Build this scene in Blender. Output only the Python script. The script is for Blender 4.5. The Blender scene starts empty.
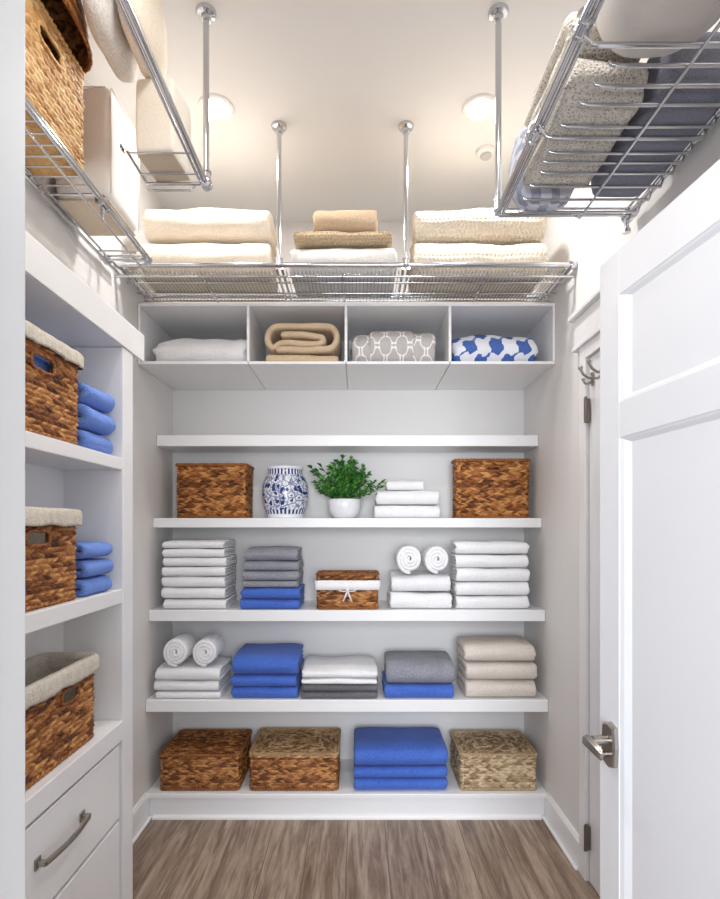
import bpy, bmesh, math, random
from mathutils import Vector, Matrix, noise
PI = math.pi
random.seed(4)
SC = bpy.context.scene
COL = SC.collection

# ------------------------------------------------------------------ camera, world, lights, exposure
F = 529.0
CX, CY, CZ = 358.0, 526.0, 1.46
cam_d = bpy.data.cameras.new('camera')
cam = bpy.data.objects.new('camera', cam_d); COL.objects.link(cam)
cam.location = (0, 0, CZ); cam.rotation_euler = (PI/2, 0, 0)
cam_d.sensor_fit = 'HORIZONTAL'; cam_d.sensor_width = 36.0
cam_d.lens = F/720*36.0
cam_d.shift_x = (360-CX)/720.0
cam_d.shift_y = (CY-449.5)/720.0
cam_d.clip_start = 0.02
SC.camera = cam
SC.view_settings.view_transform = 'Standard'
SC.view_settings.look = 'None'
SC.view_settings.gamma = 1.0
SC.view_settings.use_curve_mapping = False
SC.view_settings.exposure = 0.30

W = bpy.data.worlds.new('world'); SC.world = W; W.use_nodes = True
bg = W.node_tree.nodes['Background']
bg.inputs[0].default_value = (0.84, 0.90, 1.0, 1); bg.inputs[1].default_value = 0.5

CEIL = 3.2
LAMPS = [(-0.588, 2.20), (0.508, 2.20), (-0.40, 1.12), (0.36, 1.12)]  # last pair: extra downlights added out of view to brighten the closet
LAMP_W = 6.6
for lx, ly in LAMPS:
    ld = bpy.data.lights.new('downlight_glow', 'AREA'); ld.shape = 'DISK'; ld.size = 0.13
    ld.energy = LAMP_W*(1.12 if ly > 2 else 0.62); ld.color = (1.0, 0.975, 0.95)
    lo = bpy.data.objects.new('downlight_glow', ld); COL.objects.link(lo)
    lo.location = (lx, ly, CEIL-0.028)

hl = bpy.data.lights.new('hallway_fill_light', 'AREA'); hl.shape = 'RECTANGLE'; hl.size = 1.7; hl.size_y = 1.5  # added fill behind the camera, aimed through the doorway to brighten the shelves
hl.energy = 120; hl.color = (0.86, 0.92, 1.0)
ho = bpy.data.objects.new('hallway_fill_light', hl); COL.objects.link(ho)
ho.location = (0.02, -1.9, 1.7); ho.rotation_euler = (math.radians(86), 0, 0)

# ------------------------------------------------------------------ materials
def srgb(r, g, b):
    f = lambda c: (c/255/12.92) if c/255 <= 0.04045 else ((c/255+0.055)/1.055)**2.4
    return (f(r), f(g), f(b), 1)
class NT:
    def __init__(s, name):
        s.m = bpy.data.materials.new(name); s.m.use_nodes = True
        s.t = s.m.node_tree; s.n = s.t.nodes; s.b = s.n['Principled BSDF']
    def new(s, typ, **kw):
        n = s.n.new(typ)
        for k, v in kw.items(): setattr(n, k, v)
        return n
    def L(s, a, b): s.t.links.new(a, b)
    def math(s, op, a, b=None, c=None):
        n = s.n.new('ShaderNodeMath'); n.operation = op
        for i, v in enumerate((a, b, c)):
            if v is None: continue
            if isinstance(v, (int, float)): n.inputs[i].default_value = v
            else: s.L(v, n.inputs[i])
        return n.outputs[0]
    def coords(s, scale=(1, 1, 1), src='Object', rot=(0, 0, 0)):
        tc = s.new('ShaderNodeTexCoord'); mp = s.new('ShaderNodeMapping')
        mp.inputs['Scale'].default_value = scale; mp.inputs['Rotation'].default_value = rot
        s.L(tc.outputs[src], mp.inputs[0]); return mp.outputs[0]
    def noise(s, vec, scale=5, detail=3, rough=0.5, dist=0):
        n = s.new('ShaderNodeTexNoise'); s.L(vec, n.inputs['Vector'])
        n.inputs['Scale'].default_value = scale; n.inputs['Detail'].default_value = detail
        n.inputs['Roughness'].default_value = rough; n.inputs['Distortion'].default_value = dist
        return n.outputs['Fac']
    def ramp(s, fac, stops, interp='LINEAR'):
        r = s.new('ShaderNodeValToRGB'); r.color_ramp.interpolation = interp
        els = r.color_ramp.elements
        while len(els) < len(stops): els.new(0.5)
        for e, (p, c) in zip(els, stops): e.position = p; e.color = c
        s.L(fac, r.inputs[0]); return r.outputs[0]
    def mix(s, fac, a, b):
        n = s.new('ShaderNodeMix', data_type='RGBA')
        if isinstance(fac, (int, float)): n.inputs[0].default_value = fac
        else: s.L(fac, n.inputs[0])
        for i, v in ((6, a), (7, b)):
            if isinstance(v, tuple): n.inputs[i].default_value = v
            else: s.L(v, n.inputs[i])
        return n.outputs[2]
    def bump(s, h, strength=0.3, dist=0.002):
        n = s.new('ShaderNodeBump'); n.inputs['Strength'].default_value = strength
        n.inputs['Distance'].default_value = dist; s.L(h, n.inputs['Height'])
        s.L(n.outputs[0], s.b.inputs['Normal'])
    def set(s, col=None, rough=None, metal=None, spec=None, sheen=None):
        b = s.b
        if col is not None:
            if isinstance(col, tuple): b.inputs['Base Color'].default_value = col
            else: s.L(col, b.inputs['Base Color'])
        if rough is not None: b.inputs['Roughness'].default_value = rough
        if metal is not None: b.inputs['Metallic'].default_value = metal
        if spec is not None: b.inputs['Specular IOR Level'].default_value = spec
        if sheen is not None: b.inputs['Sheen Weight'].default_value = sheen
        return s.m

def paint(name, c, rough=0.5, bump=0.04):
    t = NT(name); v = t.coords()
    nz = t.noise(v, 90, 2)
    t.bump(nz, bump, 0.001)
    n2 = t.noise(v, 1.7, 2)
    c2 = tuple(x*0.96 for x in c[:3])+(1,)
    return t.set(t.mix(n2, c, c2), rough)
M = {}
M['wall'] = paint('wall_paint', srgb(234, 231, 228), 0.7)
M['ceil'] = paint('ceiling_paint', srgb(238, 237, 236), 0.8)
M['white'] = paint('white_lacquer', srgb(245, 244, 244), 0.35, 0.02)
M['jamb'] = paint('jamb_paint', srgb(222, 220, 218), 0.45, 0.02)
M['door'] = paint('door_paint', srgb(243, 244, 247), 0.38, 0.02)
M['plastic'] = paint('white_plastic', srgb(240, 239, 236), 0.35, 0.0)

def metal(name, c, rough):
    t = NT(name); nz = t.noise(t.coords(), 30, 2)
    t.bump(nz, 0.03, 0.0005)
    return t.set(c, rough, 1.0)
M['chrome'] = metal('polished_chrome', (0.62, 0.63, 0.66, 1), 0.12)
M['nickel'] = metal('brushed_nickel', (0.40, 0.37, 0.34, 1), 0.30)
M['bronze'] = metal('aged_hinge_metal', (0.23, 0.20, 0.17, 1), 0.35)

def cloth(name, c, c2=None, fine=420, bump=0.6, rough=0.95, dist=0.002, big=9):
    t = NT(name); v = t.coords()
    c2 = c2 or tuple(x*0.82 for x in c[:3])+(1,)
    n1 = t.noise(v, fine*0.45, 2, 0.7); n2 = t.noise(v, big, 3)
    f = t.math('ADD', t.math('MULTIPLY', n1, 0.85), t.math('MULTIPLY', n2, 0.25))
    colr = t.ramp(f, [(0.36, c2), (0.66, c)])
    vo = t.new('ShaderNodeTexVoronoi'); t.L(v, vo.inputs['Vector']); vo.inputs['Scale'].default_value = fine*0.4
    h = t.math('ADD', t.math('MULTIPLY', vo.outputs['Distance'], 0.8), n1)
    t.bump(h, bump, dist)
    return t.set(colr, rough, spec=0.15, sheen=0.15)
M['towel_white'] = cloth('white_terry', srgb(247, 246, 246), srgb(232, 231, 232))
M['towel_beige'] = cloth('beige_terry', srgb(226, 216, 206), srgb(204, 192, 182))
M['towel_blue'] = cloth('blue_terry', srgb(84, 120, 206), srgb(60, 92, 178))
M['towel_blue_light'] = cloth('cornflower_terry', srgb(124, 158, 230), srgb(96, 130, 212))
M['towel_grey'] = cloth('grey_cloth', srgb(158, 159, 168), srgb(118, 119, 130), big=14)
M['towel_dark'] = cloth('charcoal_cloth', srgb(118, 118, 122), srgb(84, 84, 90))
M['cream'] = cloth('cream_blanket', srgb(240, 229, 213), srgb(224, 208, 186), fine=400)
M['tan'] = cloth('tan_blanket', srgb(220, 196, 166), srgb(196, 168, 136), fine=500)
M['palelinen'] = cloth('pale_linen', srgb(232, 228, 224), srgb(206, 200, 196), fine=400)
M['canvas'] = cloth('white_canvas', srgb(242, 238, 234), srgb(228, 222, 216), fine=900, bump=0.2)
M['bagbase'] = cloth('natural_canvas_base', srgb(214, 198, 176), srgb(196, 178, 154), fine=900, bump=0.2)
M['liner'] = cloth('linen_liner', srgb(222, 214, 200), srgb(184, 174, 158), fine=500, bump=0.6)
M['bin'] = cloth('cream_bin_fabric', srgb(244, 238, 226), srgb(230, 220, 204), fine=800, bump=0.15)
M['slate'] = cloth('slate_blue_fabric', srgb(150, 152, 166), srgb(118, 120, 136), fine=600, bump=0.3)
M['satin'] = cloth('smooth_cotton', srgb(236, 232, 228), srgb(226, 221, 216), fine=900, bump=0.08)

def knit(name, c, c2, su, sv, rough=0.95):       # waffle / basket knit using UV metres
    t = NT(name); uv = t.coords(src='UV')
    sp = t.new('ShaderNodeSeparateXYZ'); t.L(uv, sp.inputs[0])
    row = t.math('FLOOR', t.math('MULTIPLY', sp.outputs[1], sv))
    ph = t.math('MULTIPLY', t.math('MODULO', row, 2.0), PI)
    a = t.math('SINE', t.math('ADD', t.math('MULTIPLY', sp.outputs[0], su*2*PI), ph))
    b = t.math('ABSOLUTE', t.math('SINE', t.math('MULTIPLY', sp.outputs[1], sv*PI)))
    h = t.math('MULTIPLY', t.math('ADD', t.math('MULTIPLY', a, 0.5), 0.6), b)
    nz = t.noise(t.coords(), 220, 2)
    t.bump(t.math('ADD', h, t.math('MULTIPLY', nz, 0.5)), 0.9, 0.005)
    return t.set(t.ramp(nz, [(0.35, c2), (0.65, c)]), rough, spec=0.15, sheen=0.2)
M['knit_cream'] = knit('cream_chunky_knit', srgb(242, 231, 214), srgb(226, 210, 186), 55, 80)
M['knit_tan'] = knit('tan_ribbed_knit', srgb(206, 184, 154), srgb(178, 152, 120), 70, 120)

def speckle():
    t = NT('speckled_towelling'); v = t.coords()
    vo = t.new('ShaderNodeTexVoronoi'); t.L(v, vo.inputs['Vector']); vo.inputs['Scale'].default_value = 150
    f = t.math('LESS_THAN', vo.outputs['Distance'], 0.27)
    nz = t.noise(v, 220, 2)
    base = t.ramp(nz, [(0.35, srgb(208, 202, 192)), (0.65, srgb(236, 231, 222))])
    t.bump(t.math('ADD', vo.outputs['Distance'], nz), 0.8, 0.004)
    return t.set(t.mix(f, base, srgb(150, 142, 134)), 0.95, spec=0.1)
M['speckle'] = speckle()

def lattice(name, bgc, fg, su, sv, mode):
    t = NT(name); uv = t.coords(src='UV')
    sp = t.new('ShaderNodeSeparateXYZ'); t.L(uv, sp.inputs[0])
    u = t.math('MULTIPLY', sp.outputs[0], su*2*PI); w = t.math('MULTIPLY', sp.outputs[1], sv*2*PI)
    if mode == 'trellis':
        f = t.math('ADD', t.math('COSINE', u), t.math('COSINE', w))
        g = t.math('MULTIPLY', t.math('COSINE', t.math('MULTIPLY', u, 2)), t.math('COSINE', t.math('MULTIPLY', w, 2)))
        f = t.math('ADD', f, t.math('MULTIPLY', g, 0.42))
        m = t.math('LESS_THAN', t.math('ABSOLUTE', f), 0.28)
        nz = t.noise(t.coords(), 160, 2)
        colr = t.mix(m, t.ramp(nz, [(0.35, bgc), (0.65, tuple(min(1, x*1.15) for x in bgc[:3])+(1,))]), fg)
    else:
        nz = t.noise(t.coords(), 75, 3, 0.6)
        f = t.math('MULTIPLY', t.math('MULTIPLY', t.math('COSINE', u), t.math('COSINE', w)), 2.0)
        g = t.math('MULTIPLY', t.math('SINE', t.math('MULTIPLY', u, 3)), t.math('SINE', t.math('MULTIPLY', w, 3)))
        f = t.math('ADD', f, t.math('MULTIPLY', g, 0.38))
        f = t.math('ADD', f, t.math('MULTIPLY', t.math('SUBTRACT', nz, 0.5), 1.2))
        m = t.math('GREATER_THAN', f, 0.22)
        nn = t.noise(t.coords(), 90, 2)
        colr = t.mix(m, bgc, t.ramp(nn, [(0.3, fg), (0.8, tuple(min(1, x*1.35+.02) for x in fg[:3])+(1,))]))
    t.bump(t.noise(t.coords(), 320, 2), 0.4, 0.002)
    return t.set(colr, 0.95, spec=0.1)
M['trellis'] = lattice('grey_trellis_print', srgb(186, 180, 176), srgb(244, 242, 240), 12.5, 12.5, 'trellis')
M['damask'] = lattice('blue_damask_print', srgb(236, 237, 242), srgb(70, 100, 166), 7.6, 8.5, 'damask')
M['greyleaf'] = lattice('blue_grey_leaf_print', srgb(216, 219, 228), srgb(158, 164, 182), 15, 15, 'damask')

def wicker(name, dark, mid, light, rough=0.45):
    t = NT(name); uv = t.coords(src='UV')
    sp = t.new('ShaderNodeSeparateXYZ'); t.L(uv, sp.inputs[0])
    n1 = t.noise(t.coords((1, 1, 6)), 60, 3, 0.65); n2 = t.noise(t.coords(), 8, 2)
    f = t.math('ADD', t.math('MULTIPLY', sp.outputs[0], 0.42), t.math('MULTIPLY', n1, 0.58))
    f = t.math('ADD', f, t.math('MULTIPLY', t.math('SUBTRACT', n2, 0.5), 0.3))
    colr = t.ramp(f, [(0.26, dark), (0.50, mid), (0.76, light)])
    t.bump(t.noise(t.coords((1, 1, 6)), 260, 2), 0.6, 0.002)
    return t.set(colr, rough, spec=0.4)
M['wicker'] = wicker('brown_wicker', srgb(70, 34, 10), srgb(156, 92, 40), srgb(230, 170, 102))
M['wicker_gold'] = wicker('golden_wicker', srgb(176, 124, 68), srgb(218, 170, 108), srgb(242, 208, 154))
M['wicker_rust'] = wicker('chestnut_wicker', srgb(72, 36, 14), srgb(150, 90, 42), srgb(220, 162, 100))
M['seagrass'] = wicker('dry_seagrass', srgb(118, 90, 62), srgb(190, 162, 126), srgb(234, 214, 180), 0.6)
M['seagrass_mix'] = wicker('two_tone_seagrass', srgb(108, 74, 44), srgb(180, 142, 98), srgb(224, 194, 150), 0.55)

def floor_mat():
    t = NT('oak_plank_floor'); v = t.coords(rot=(0, 0, PI/2))
    br = t.new('ShaderNodeTexBrick'); t.L(v, br.inputs['Vector'])
    br.offset = 0.37; br.inputs['Scale'].default_value = 1.0
    br.inputs['Brick Width'].default_value = 2.4; br.inputs['Row Height'].default_value = 0.18
    br.inputs['Mortar Size'].default_value = 0.0022; br.inputs['Mortar Smooth'].default_value = 0.3
    br.inputs['Color1'].default_value = (0, 0, 0, 1); br.inputs['Color2'].default_value = (1, 1, 1, 1)
    br.inputs['Mortar'].default_value = (0.4, 0.4, 0.4, 1)
    g1 = t.coords((14, 1.1, 1))
    tc = g1
    off = t.new('ShaderNodeVectorMath', operation='MULTIPLY_ADD')
    t.L(br.outputs['Color'], off.inputs[0]); off.inputs[1].default_value = (7, 9, 3); t.L(tc, off.inputs[2])
    n1 = t.noise(off.outputs[0], 1.6, 6, 0.62, 0.9)
    n2 = t.noise(off.outputs[0], 9, 4, 0.6, 0.3)
    f = t.math('ADD', t.math('MULTIPLY', n1, 0.72), t.math('MULTIPLY', n2, 0.28))
    c = t.ramp(f, [(0.30, srgb(86, 66, 54)), (0.45, srgb(130, 109, 93)), (0.57, srgb(164, 144, 126)), (0.72, srgb(186, 168, 151))])
    sp = t.new('ShaderNodeSeparateColor'); t.L(br.outputs['Color'], sp.inputs[0])
    tone = t.math('MULTIPLY_ADD', sp.outputs[0], 0.30, 0.84)
    hs = t.new('ShaderNodeHueSaturation'); t.L(c, hs.inputs['Color']); t.L(tone, hs.inputs['Value'])
    c2 = t.mix(t.math('MULTIPLY', br.outputs['Fac'], .9), hs.outputs[0], srgb(100, 82, 70))
    t.bump(t.math('ADD', n2, t.math('MULTIPLY', br.outputs['Fac'], -1.0)), 0.15, 0.002)
    return t.set(c2, 0.42)
M['floor'] = floor_mat()

def vase_mat():
    t = NT('blue_white_glaze'); uv = t.coords(src='UV')
    sp = t.new('ShaderNodeSeparateXYZ'); t.L(uv, sp.inputs[0])
    vo = t.new('ShaderNodeTexVoronoi', feature='DISTANCE_TO_EDGE'); t.L(uv, vo.inputs['Vector']); vo.inputs['Scale'].default_value = 31
    vc = t.new('ShaderNodeTexVoronoi'); t.L(uv, vc.inputs['Vector']); vc.inputs['Scale'].default_value = 31
    nz = t.noise(uv, 70, 3, 0.6)
    edge = t.math('GREATER_THAN', t.math('ADD', vo.outputs['Distance'], t.math('MULTIPLY', t.math('SUBTRACT', nz, 0.5), 0.12)), 0.06)
    spot = t.math('LESS_THAN', vc.outputs['Distance'], t.math('MULTIPLY_ADD', nz, 0.95, -0.10))
    ring = t.math('MULTIPLY', edge, t.math('SUBTRACT', 1.0, spot))
    fine = t.math('GREATER_THAN', t.noise(uv, 120, 2), 0.52)
    blue = t.math('ADD', t.math('MULTIPLY', spot, 1.0), t.math('MULTIPLY', t.math('SUBTRACT', 1.0, edge), 0.75))
    blue = t.math('MINIMUM', t.math('ADD', blue, t.math('MULTIPLY', t.math('MULTIPLY', ring, fine), 0.35)), 1.0)
    z = sp.outputs[1]
    inb = t.math('MULTIPLY', t.math('GREATER_THAN', z, 0.022), t.math('LESS_THAN', z, 0.262))
    neck = t.math('MULTIPLY', t.math('GREATER_THAN', z, 0.232), t.math('LESS_THAN', z, 0.262))
    st = t.math('GREATER_THAN', t.math('SINE', t.math('MULTIPLY', sp.outputs[0], 260)), -0.1)
    foot = t.math('MULTIPLY', t.math('GREATER_THAN', z, 0.022), t.math('LESS_THAN', z, 0.045))
    alt = t.math('MAXIMUM', neck, foot)
    blue = t.math('ADD', t.math('MULTIPLY', blue, t.math('SUBTRACT', 1.0, alt)), t.math('MULTIPLY', st, alt))
    blue = t.math('MULTIPLY', blue, inb)
    m = t.mix(blue, srgb(238, 240, 246), srgb(40, 56, 122))
    return t.set(m, 0.15)
M['vase'] = vase_mat()
M['pot'] = paint('white_ceramic', srgb(240, 240, 242), 0.2, 0.0)
def leaf():
    t = NT('green_leaf'); n = t.noise(t.coords(), 35, 2)
    return t.set(t.ramp(n, [(0.3, srgb(22, 72, 24)), (0.5, srgb(50, 116, 38)), (0.74, srgb(120, 182, 76))]), 0.45)
M['leaf'] = leaf()
M['stem'] = paint('plant_stem', srgb(70, 110, 40), 0.6)
M['soil'] = paint('soil', srgb(60, 44, 32), 0.95, 0.3)
M['dark'] = paint('dark_print', srgb(60, 58, 62), 0.8)
tt = NT('lamp_lens'); tt.b.inputs['Emission Color'].default_value = (1, 0.96, 0.9, 1); tt.b.inputs['Emission Strength'].default_value = 14
M['lens'] = tt.set(srgb(250, 248, 244), 0.4)
tt = NT('sensor_led'); tt.b.inputs['Emission Color'].default_value = (1, 1, 1, 1)
M['grille'] = paint('grille_grey', srgb(196, 194, 192), 0.6)

# ------------------------------------------------------------------ object helpers
def origin(p):
    v = Vector((0, 0, 0))
    while p: v += p.location; p = p.parent
    return v
def obj(name, V, Fc, mat, parent=None, smooth=True, uv=None, loc=None, rotz=0):
    """vertices in world coordinates; loc = own origin of a top-level mesh"""
    me = bpy.data.meshes.new(name)
    o0 = origin(parent) if parent else (Vector(loc) if loc is not None else Vector((0, 0, 0)))
    me.from_pydata([(v[0]-o0.x, v[1]-o0.y, v[2]-o0.z) for v in V], [], Fc)
    me.materials.append(mat)
    if uv:
        ul = me.uv_layers.new(name='uv')
        for lp in me.loops: ul.data[lp.index].uv = uv[lp.vertex_index]
    bm = bmesh.new(); bm.from_mesh(me); bmesh.ops.recalc_face_normals(bm, faces=bm.faces); bm.to_mesh(me); bm.free()
    if smooth: me.shade_smooth()
    o = bpy.data.objects.new(name, me); COL.objects.link(o)
    if parent: o.parent = parent
    else: o.location = o0; o.rotation_euler = (0, 0, rotz)
    return o
def tag(o, label=None, cat=None, group=None, kind=None):
    if label: o['label'] = label
    if cat: o['category'] = cat
    if group: o['group'] = group
    if kind: o['kind'] = kind
    return o
def thing(name, label, cat, loc, group=None, rotz=0):
    o = bpy.data.objects.new(name, None); o.empty_display_size = 0.05; COL.objects.link(o)
    o.location = loc; o.rotation_euler = (0, 0, rotz)
    return tag(o, label, cat, group)

class MB:
    def __init__(s): s.V = []; s.F = []; s.T = {}
    def add(s, V, Fc, T=None):
        n = len(s.V)
        if T: s.T.update({n+i: t for i, t in enumerate(T)})
        s.V += [tuple(v) for v in V]; s.F += [tuple(i+n for i in f) for f in Fc]; return s
    def box(s, x0, x1, y0, y1, z0, z1, b=0.0025, rot=0, piv=None):
        bm = bmesh.new(); bmesh.ops.create_cube(bm, size=1)
        for v in bm.verts:
            v.co = Vector((x0+(v.co.x+.5)*(x1-x0), y0+(v.co.y+.5)*(y1-y0), z0+(v.co.z+.5)*(z1-z0)))
        if b: bmesh.ops.bevel(bm, geom=bm.edges[:], offset=b, segments=2, profile=0.5, affect='EDGES')
        if rot:
            p = Vector(piv) if piv else Vector(((x0+x1)/2, (y0+y1)/2, 0))
            bmesh.ops.rotate(bm, verts=bm.verts, cent=p, matrix=Matrix.Rotation(rot, 3, 'Z'))
        bm.verts.index_update()
        s.add([v.co.copy() for v in bm.verts], [[v.index for v in f.verts] for f in bm.faces]); bm.free(); return s
    def tube(s, pts, r, seg=10, closed=False, rfun=None, caps=True):
        P = [Vector(p) for p in pts]; n = len(P); V = []; Fc = []
        up = None
        for i in range(n):
            a = P[(i-1) % n] if (closed or i > 0) else P[i]
            b = P[(i+1) % n] if (closed or i < n-1) else P[i]
            t = (b-a).normalized()
            if up is None:
                up = Vector((0, 0, 1)) if abs(t.z) < 0.9 else Vector((1, 0, 0))
            u = (up - t*up.dot(t))
            if u.length < 1e-5: u = t.orthogonal()
            u.normalize(); w = t.cross(u); up = u
            rr = r*(rfun(i) if rfun else 1)
            for k in range(seg):
                an = 2*PI*k/seg; V.append(P[i]+u*math.cos(an)*rr+w*math.sin(an)*rr)
        m = n if closed else n-1
        for i in range(m):
            for k in range(seg):
                j = (i+1) % n; k2 = (k+1) % seg
                Fc.append((i*seg+k, i*seg+k2, j*seg+k2, j*seg+k))
        if not closed and caps:
            Fc.append(tuple(range(seg))); Fc.append(tuple(range((n-1)*seg, n*seg)))
        return s.add(V, Fc)
    def lathe(s, prof, c, seg=32, axis='Z'):
        V = []; Fc = []
        for r, h in prof:
            for k in range(seg):
                a = 2*PI*k/seg; x, y = r*math.cos(a), r*math.sin(a)
                V.append((c[0]+x, c[1]+y, c[2]+h) if axis == 'Z' else ((c[0]+h, c[1]+x, c[2]+y) if axis == 'X' else (c[0]+x, c[1]+h, c[2]+y)))
        for i in range(len(prof)-1):
            for k in range(seg):
                k2 = (k+1) % seg; Fc.append((i*seg+k, i*seg+k2, (i+1)*seg+k2, (i+1)*seg+k))
        if prof[0][0] > 1e-4: Fc.append(tuple(range(seg)))
        if prof[-1][0] > 1e-4: Fc.append(tuple(range((len(prof)-1)*seg, len(prof)*seg)))
        return s.add(V, Fc)
    def prism(s, poly, axis, a0, a1):     # poly of 2D points, extruded on axis ('X': (y,z); 'Y': (x,z); 'Z': (x,y))
        n = len(poly); f = {'X': lambda p, a: (a, p[0], p[1]), 'Y': lambda p, a: (p[0], a, p[1]), 'Z': lambda p, a: (p[0], p[1], a)}[axis]
        V = [f(p, a0) for p in poly]+[f(p, a1) for p in poly]
        Fc = [tuple(range(n)), tuple(range(n, 2*n))]+[(i, (i+1) % n, (i+1) % n+n, i+n) for i in range(n)]
        return s.add(V, Fc)
    def turn(s, ang, piv):
        m = Matrix.Rotation(ang, 3, 'Z'); p = Vector(piv)
        s.V = [tuple(m @ (Vector(v)-p)+p) for v in s.V]; return s
    def build(s, name, mat, parent=None, smooth=False, loc=None):
        uv = [(s.T.get(i, .45+.25*math.sin(i*.37)), 0) for i in range(len(s.V))] if 'wicker' in mat.name or 'seagrass' in mat.name else None
        return obj(name, s.V, s.F, mat, parent, smooth, uv, loc=loc)
def autosmooth(o, ang=40):
    me = o.data; me.shade_smooth()
    bm = bmesh.new(); bm.from_mesh(me)
    for e in bm.edges:
        if len(e.link_faces) == 2 and e.calc_face_angle(0) > math.radians(ang): e.smooth = False
    bm.to_mesh(me); bm.free(); return o
def box(name, x0, x1, y0, y1, z0, z1, mat, parent=None, b=0.0025):
    loc = None if parent else ((x0+x1)/2, (y0+y1)/2, z0)
    return MB().box(x0, x1, y0, y1, z0, z1, b).build(name, mat, parent, False, loc)
def structure(o): o['kind'] = 'structure'; return o

# ------------------------------------------------------------------ room shell
XL, XR, YB = -1.06, 0.95, 3.03
YF0, YF1 = 0.36, 0.47       # entrance wall
EX0, EX1 = -0.2985, 0.785    # entrance opening
structure(box('floor', -1.6, 1.5, -1.2, YB+0.1, -0.06, 0, M['floor'], b=0))
structure(box('ceiling', XL-.1, XR+.1, YF0, YB+0.1, CEIL, CEIL+0.06, M['ceil'], b=0))
structure(box('wall_back', XL-.1, XR+.1, YB, YB+0.1, 0, CEIL, M['wall'], b=0))
structure(box('wall_left', XL-.1, XL, YF1, YB, 0, CEIL, M['wall'], b=0))
# right wall with a doorway
D2a, D2b, D2h = 1.40, 2.172, 2.17
w = MB()
w.box(XR, XR+.1, D2b, YB, 0, CEIL, 0); w.box(XR, XR+.1, YF1, D2a, 0, CEIL, 0); w.box(XR, XR+.1, D2a, D2b, D2h, CEIL, 0)
structure(w.build('wall_right', M['wall']))
w = MB()
w.box(XL-.1, EX0-.022, YF0, YF1, 0, CEIL, 0); w.box(EX1+.022, XR+.1, YF0, YF1, 0, CEIL, 0); w.box(EX0-.022, EX1+.022, YF0, YF1, 2.19, CEIL, 0)
structure(w.build('wall_front', M['wall']))
# entrance jamb with its stop (the white band at the left edge of view)
w = MB()
w.box(EX0-.022, EX0, YF0-.006, YF1+.006, 0, 2.19, .002)
w.box(EX1, EX1+.022, YF0-.006, YF1+.006, 0, 2.19, .002)
w.box(EX0, EX1, YF0-.006, YF1+.006, 2.168, 2.19, .002)
w.box(EX0, EX0+.006, YF0+.004, YF0+.058, 0, 2.168, .003)
w.box(EX0-.085, EX0-.004, YF0-.022, YF0-.006, 0, 2.2, .003)
structure(w.build('trim_1', M['jamb']))
# baseboards of the side walls in front of the shelves
w = MB(); w.prism([(XR, 0), (XR-.018, 0), (XR-.018, .118), (XR-.008, .132), (XR, .132)], 'Y', D2b+.062, 2.64)
w.box(XR-.034, XR-.018, D2b+.062, 2.64, 0, .016, .006)
structure(w.build('baseboard_right', M['white']))
w = MB(); w.prism([(XL, 0), (XL+.018, 0), (XL+.018, .118), (XL+.008, .132), (XL, .132)], 'Y', 1.98, 2.64)
w.box(XL+.018, XL+.034, 1.98, 2.64, 0, .016, .006)
structure(w.build('baseboard_left', M['white']))
# casing round the right-hand doorway
w = MB()
w.box(XR-.018, XR, D2b, D2b+.06, 0, D2h+.05, .004)
w.box(XR-.018, XR, D2a-.08, D2a, 0, D2h+.05, .004)
w.box(XR-.022, XR, D2a-.1, D2b+.1, D2h+.05, D2h+.17, .003)
w.box(XR-.042, XR, D2a-.12, D2b+.12, D2h+.17, D2h+.19, .003)
w.box(XR-.03, XR, D2a-.11, D2b+.11, D2h+.035, D2h+.052, .003)
w.box(XR, XR+.1, D2b-.012, D2b, 0, D2h, .001)
w.box(XR, XR+.1, D2a, D2a+.012, 0, D2h, .001)
w.box(XR-.018, XR+.1, D2a, D2b, D2h-.02, D2h+.05, .001)
structure(w.build('trim_2', M['white']))

def panel_leaf(wd, ht, th, panels, st=0.11, mw=.022):
    """door leaf in local coords: x 0..wd (0 = hinge), y 0..th, z 0..ht, with recessed panels on both faces"""
    mb = MB(); zs = [0]
    y0, y1 = 0, th
    mb.box(0, st, y0, y1, 0, ht, .002); mb.box(wd-st, wd, y0, y1, 0, ht, .002)
    prev = 0
    for (a, b) in panels:
        mb.box(st, wd-st, y0, y1, prev, a, .001); prev = b
    mb.box(st, wd-st, y0, y1, prev, ht, .001)
    for (a, b) in panels:
        mb.box(st, wd-st, y0+.011, y1-.011, a, b, 0)
        for (yy, d) in ((y0, 1), (y1, -1)):        # sloping moulding inside the frame
            m = mw; mv = .015; e = .0015
            q = [(st, a), (wd-st, a), (wd-st, b), (st, b)]; r = [(st+m, a+mv), (wd-st-m, a+mv), (wd-st-m, b-mv), (st+m, b-mv)]
            V = [(x, yy+d*e, z) for x, z in q]+[(x, yy+d*.0112, z) for x, z in r]
            V += [(x+(m*.4 if x < wd/2 else -m*.4), yy+d*.004, z+(mv*.4 if z < (a+b)/2 else -mv*.4)) for x, z in q]
            Fc = []
            for i in range(4):
                j = (i+1) % 4; Fc += [(i, j, j+8, i+8), (i+8, j+8, j+4, i+4)]
            mb.add(V, Fc)
    return mb
def place(mb, org, ang):
    m = Matrix.Rotation(ang, 3, 'Z'); o = Vector(org)
    mb.V = [tuple(m @ Vector(v)+o) for v in mb.V]; return mb

# the open entrance door (hinged near the camera, swung in along the right wall)
H0 = Vector((0.748, 0.488, 0.008)); E0 = Vector((0.667, 1.385, 0.008))
dv = (E0-H0); LW = dv.length; ang1 = math.atan2(dv.y, dv.x)
d1 = place(panel_leaf(LW, 2.13, .036, [(.20, 1.668), (1.755, 2.018)], .088, .036), H0, ang1)
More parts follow.
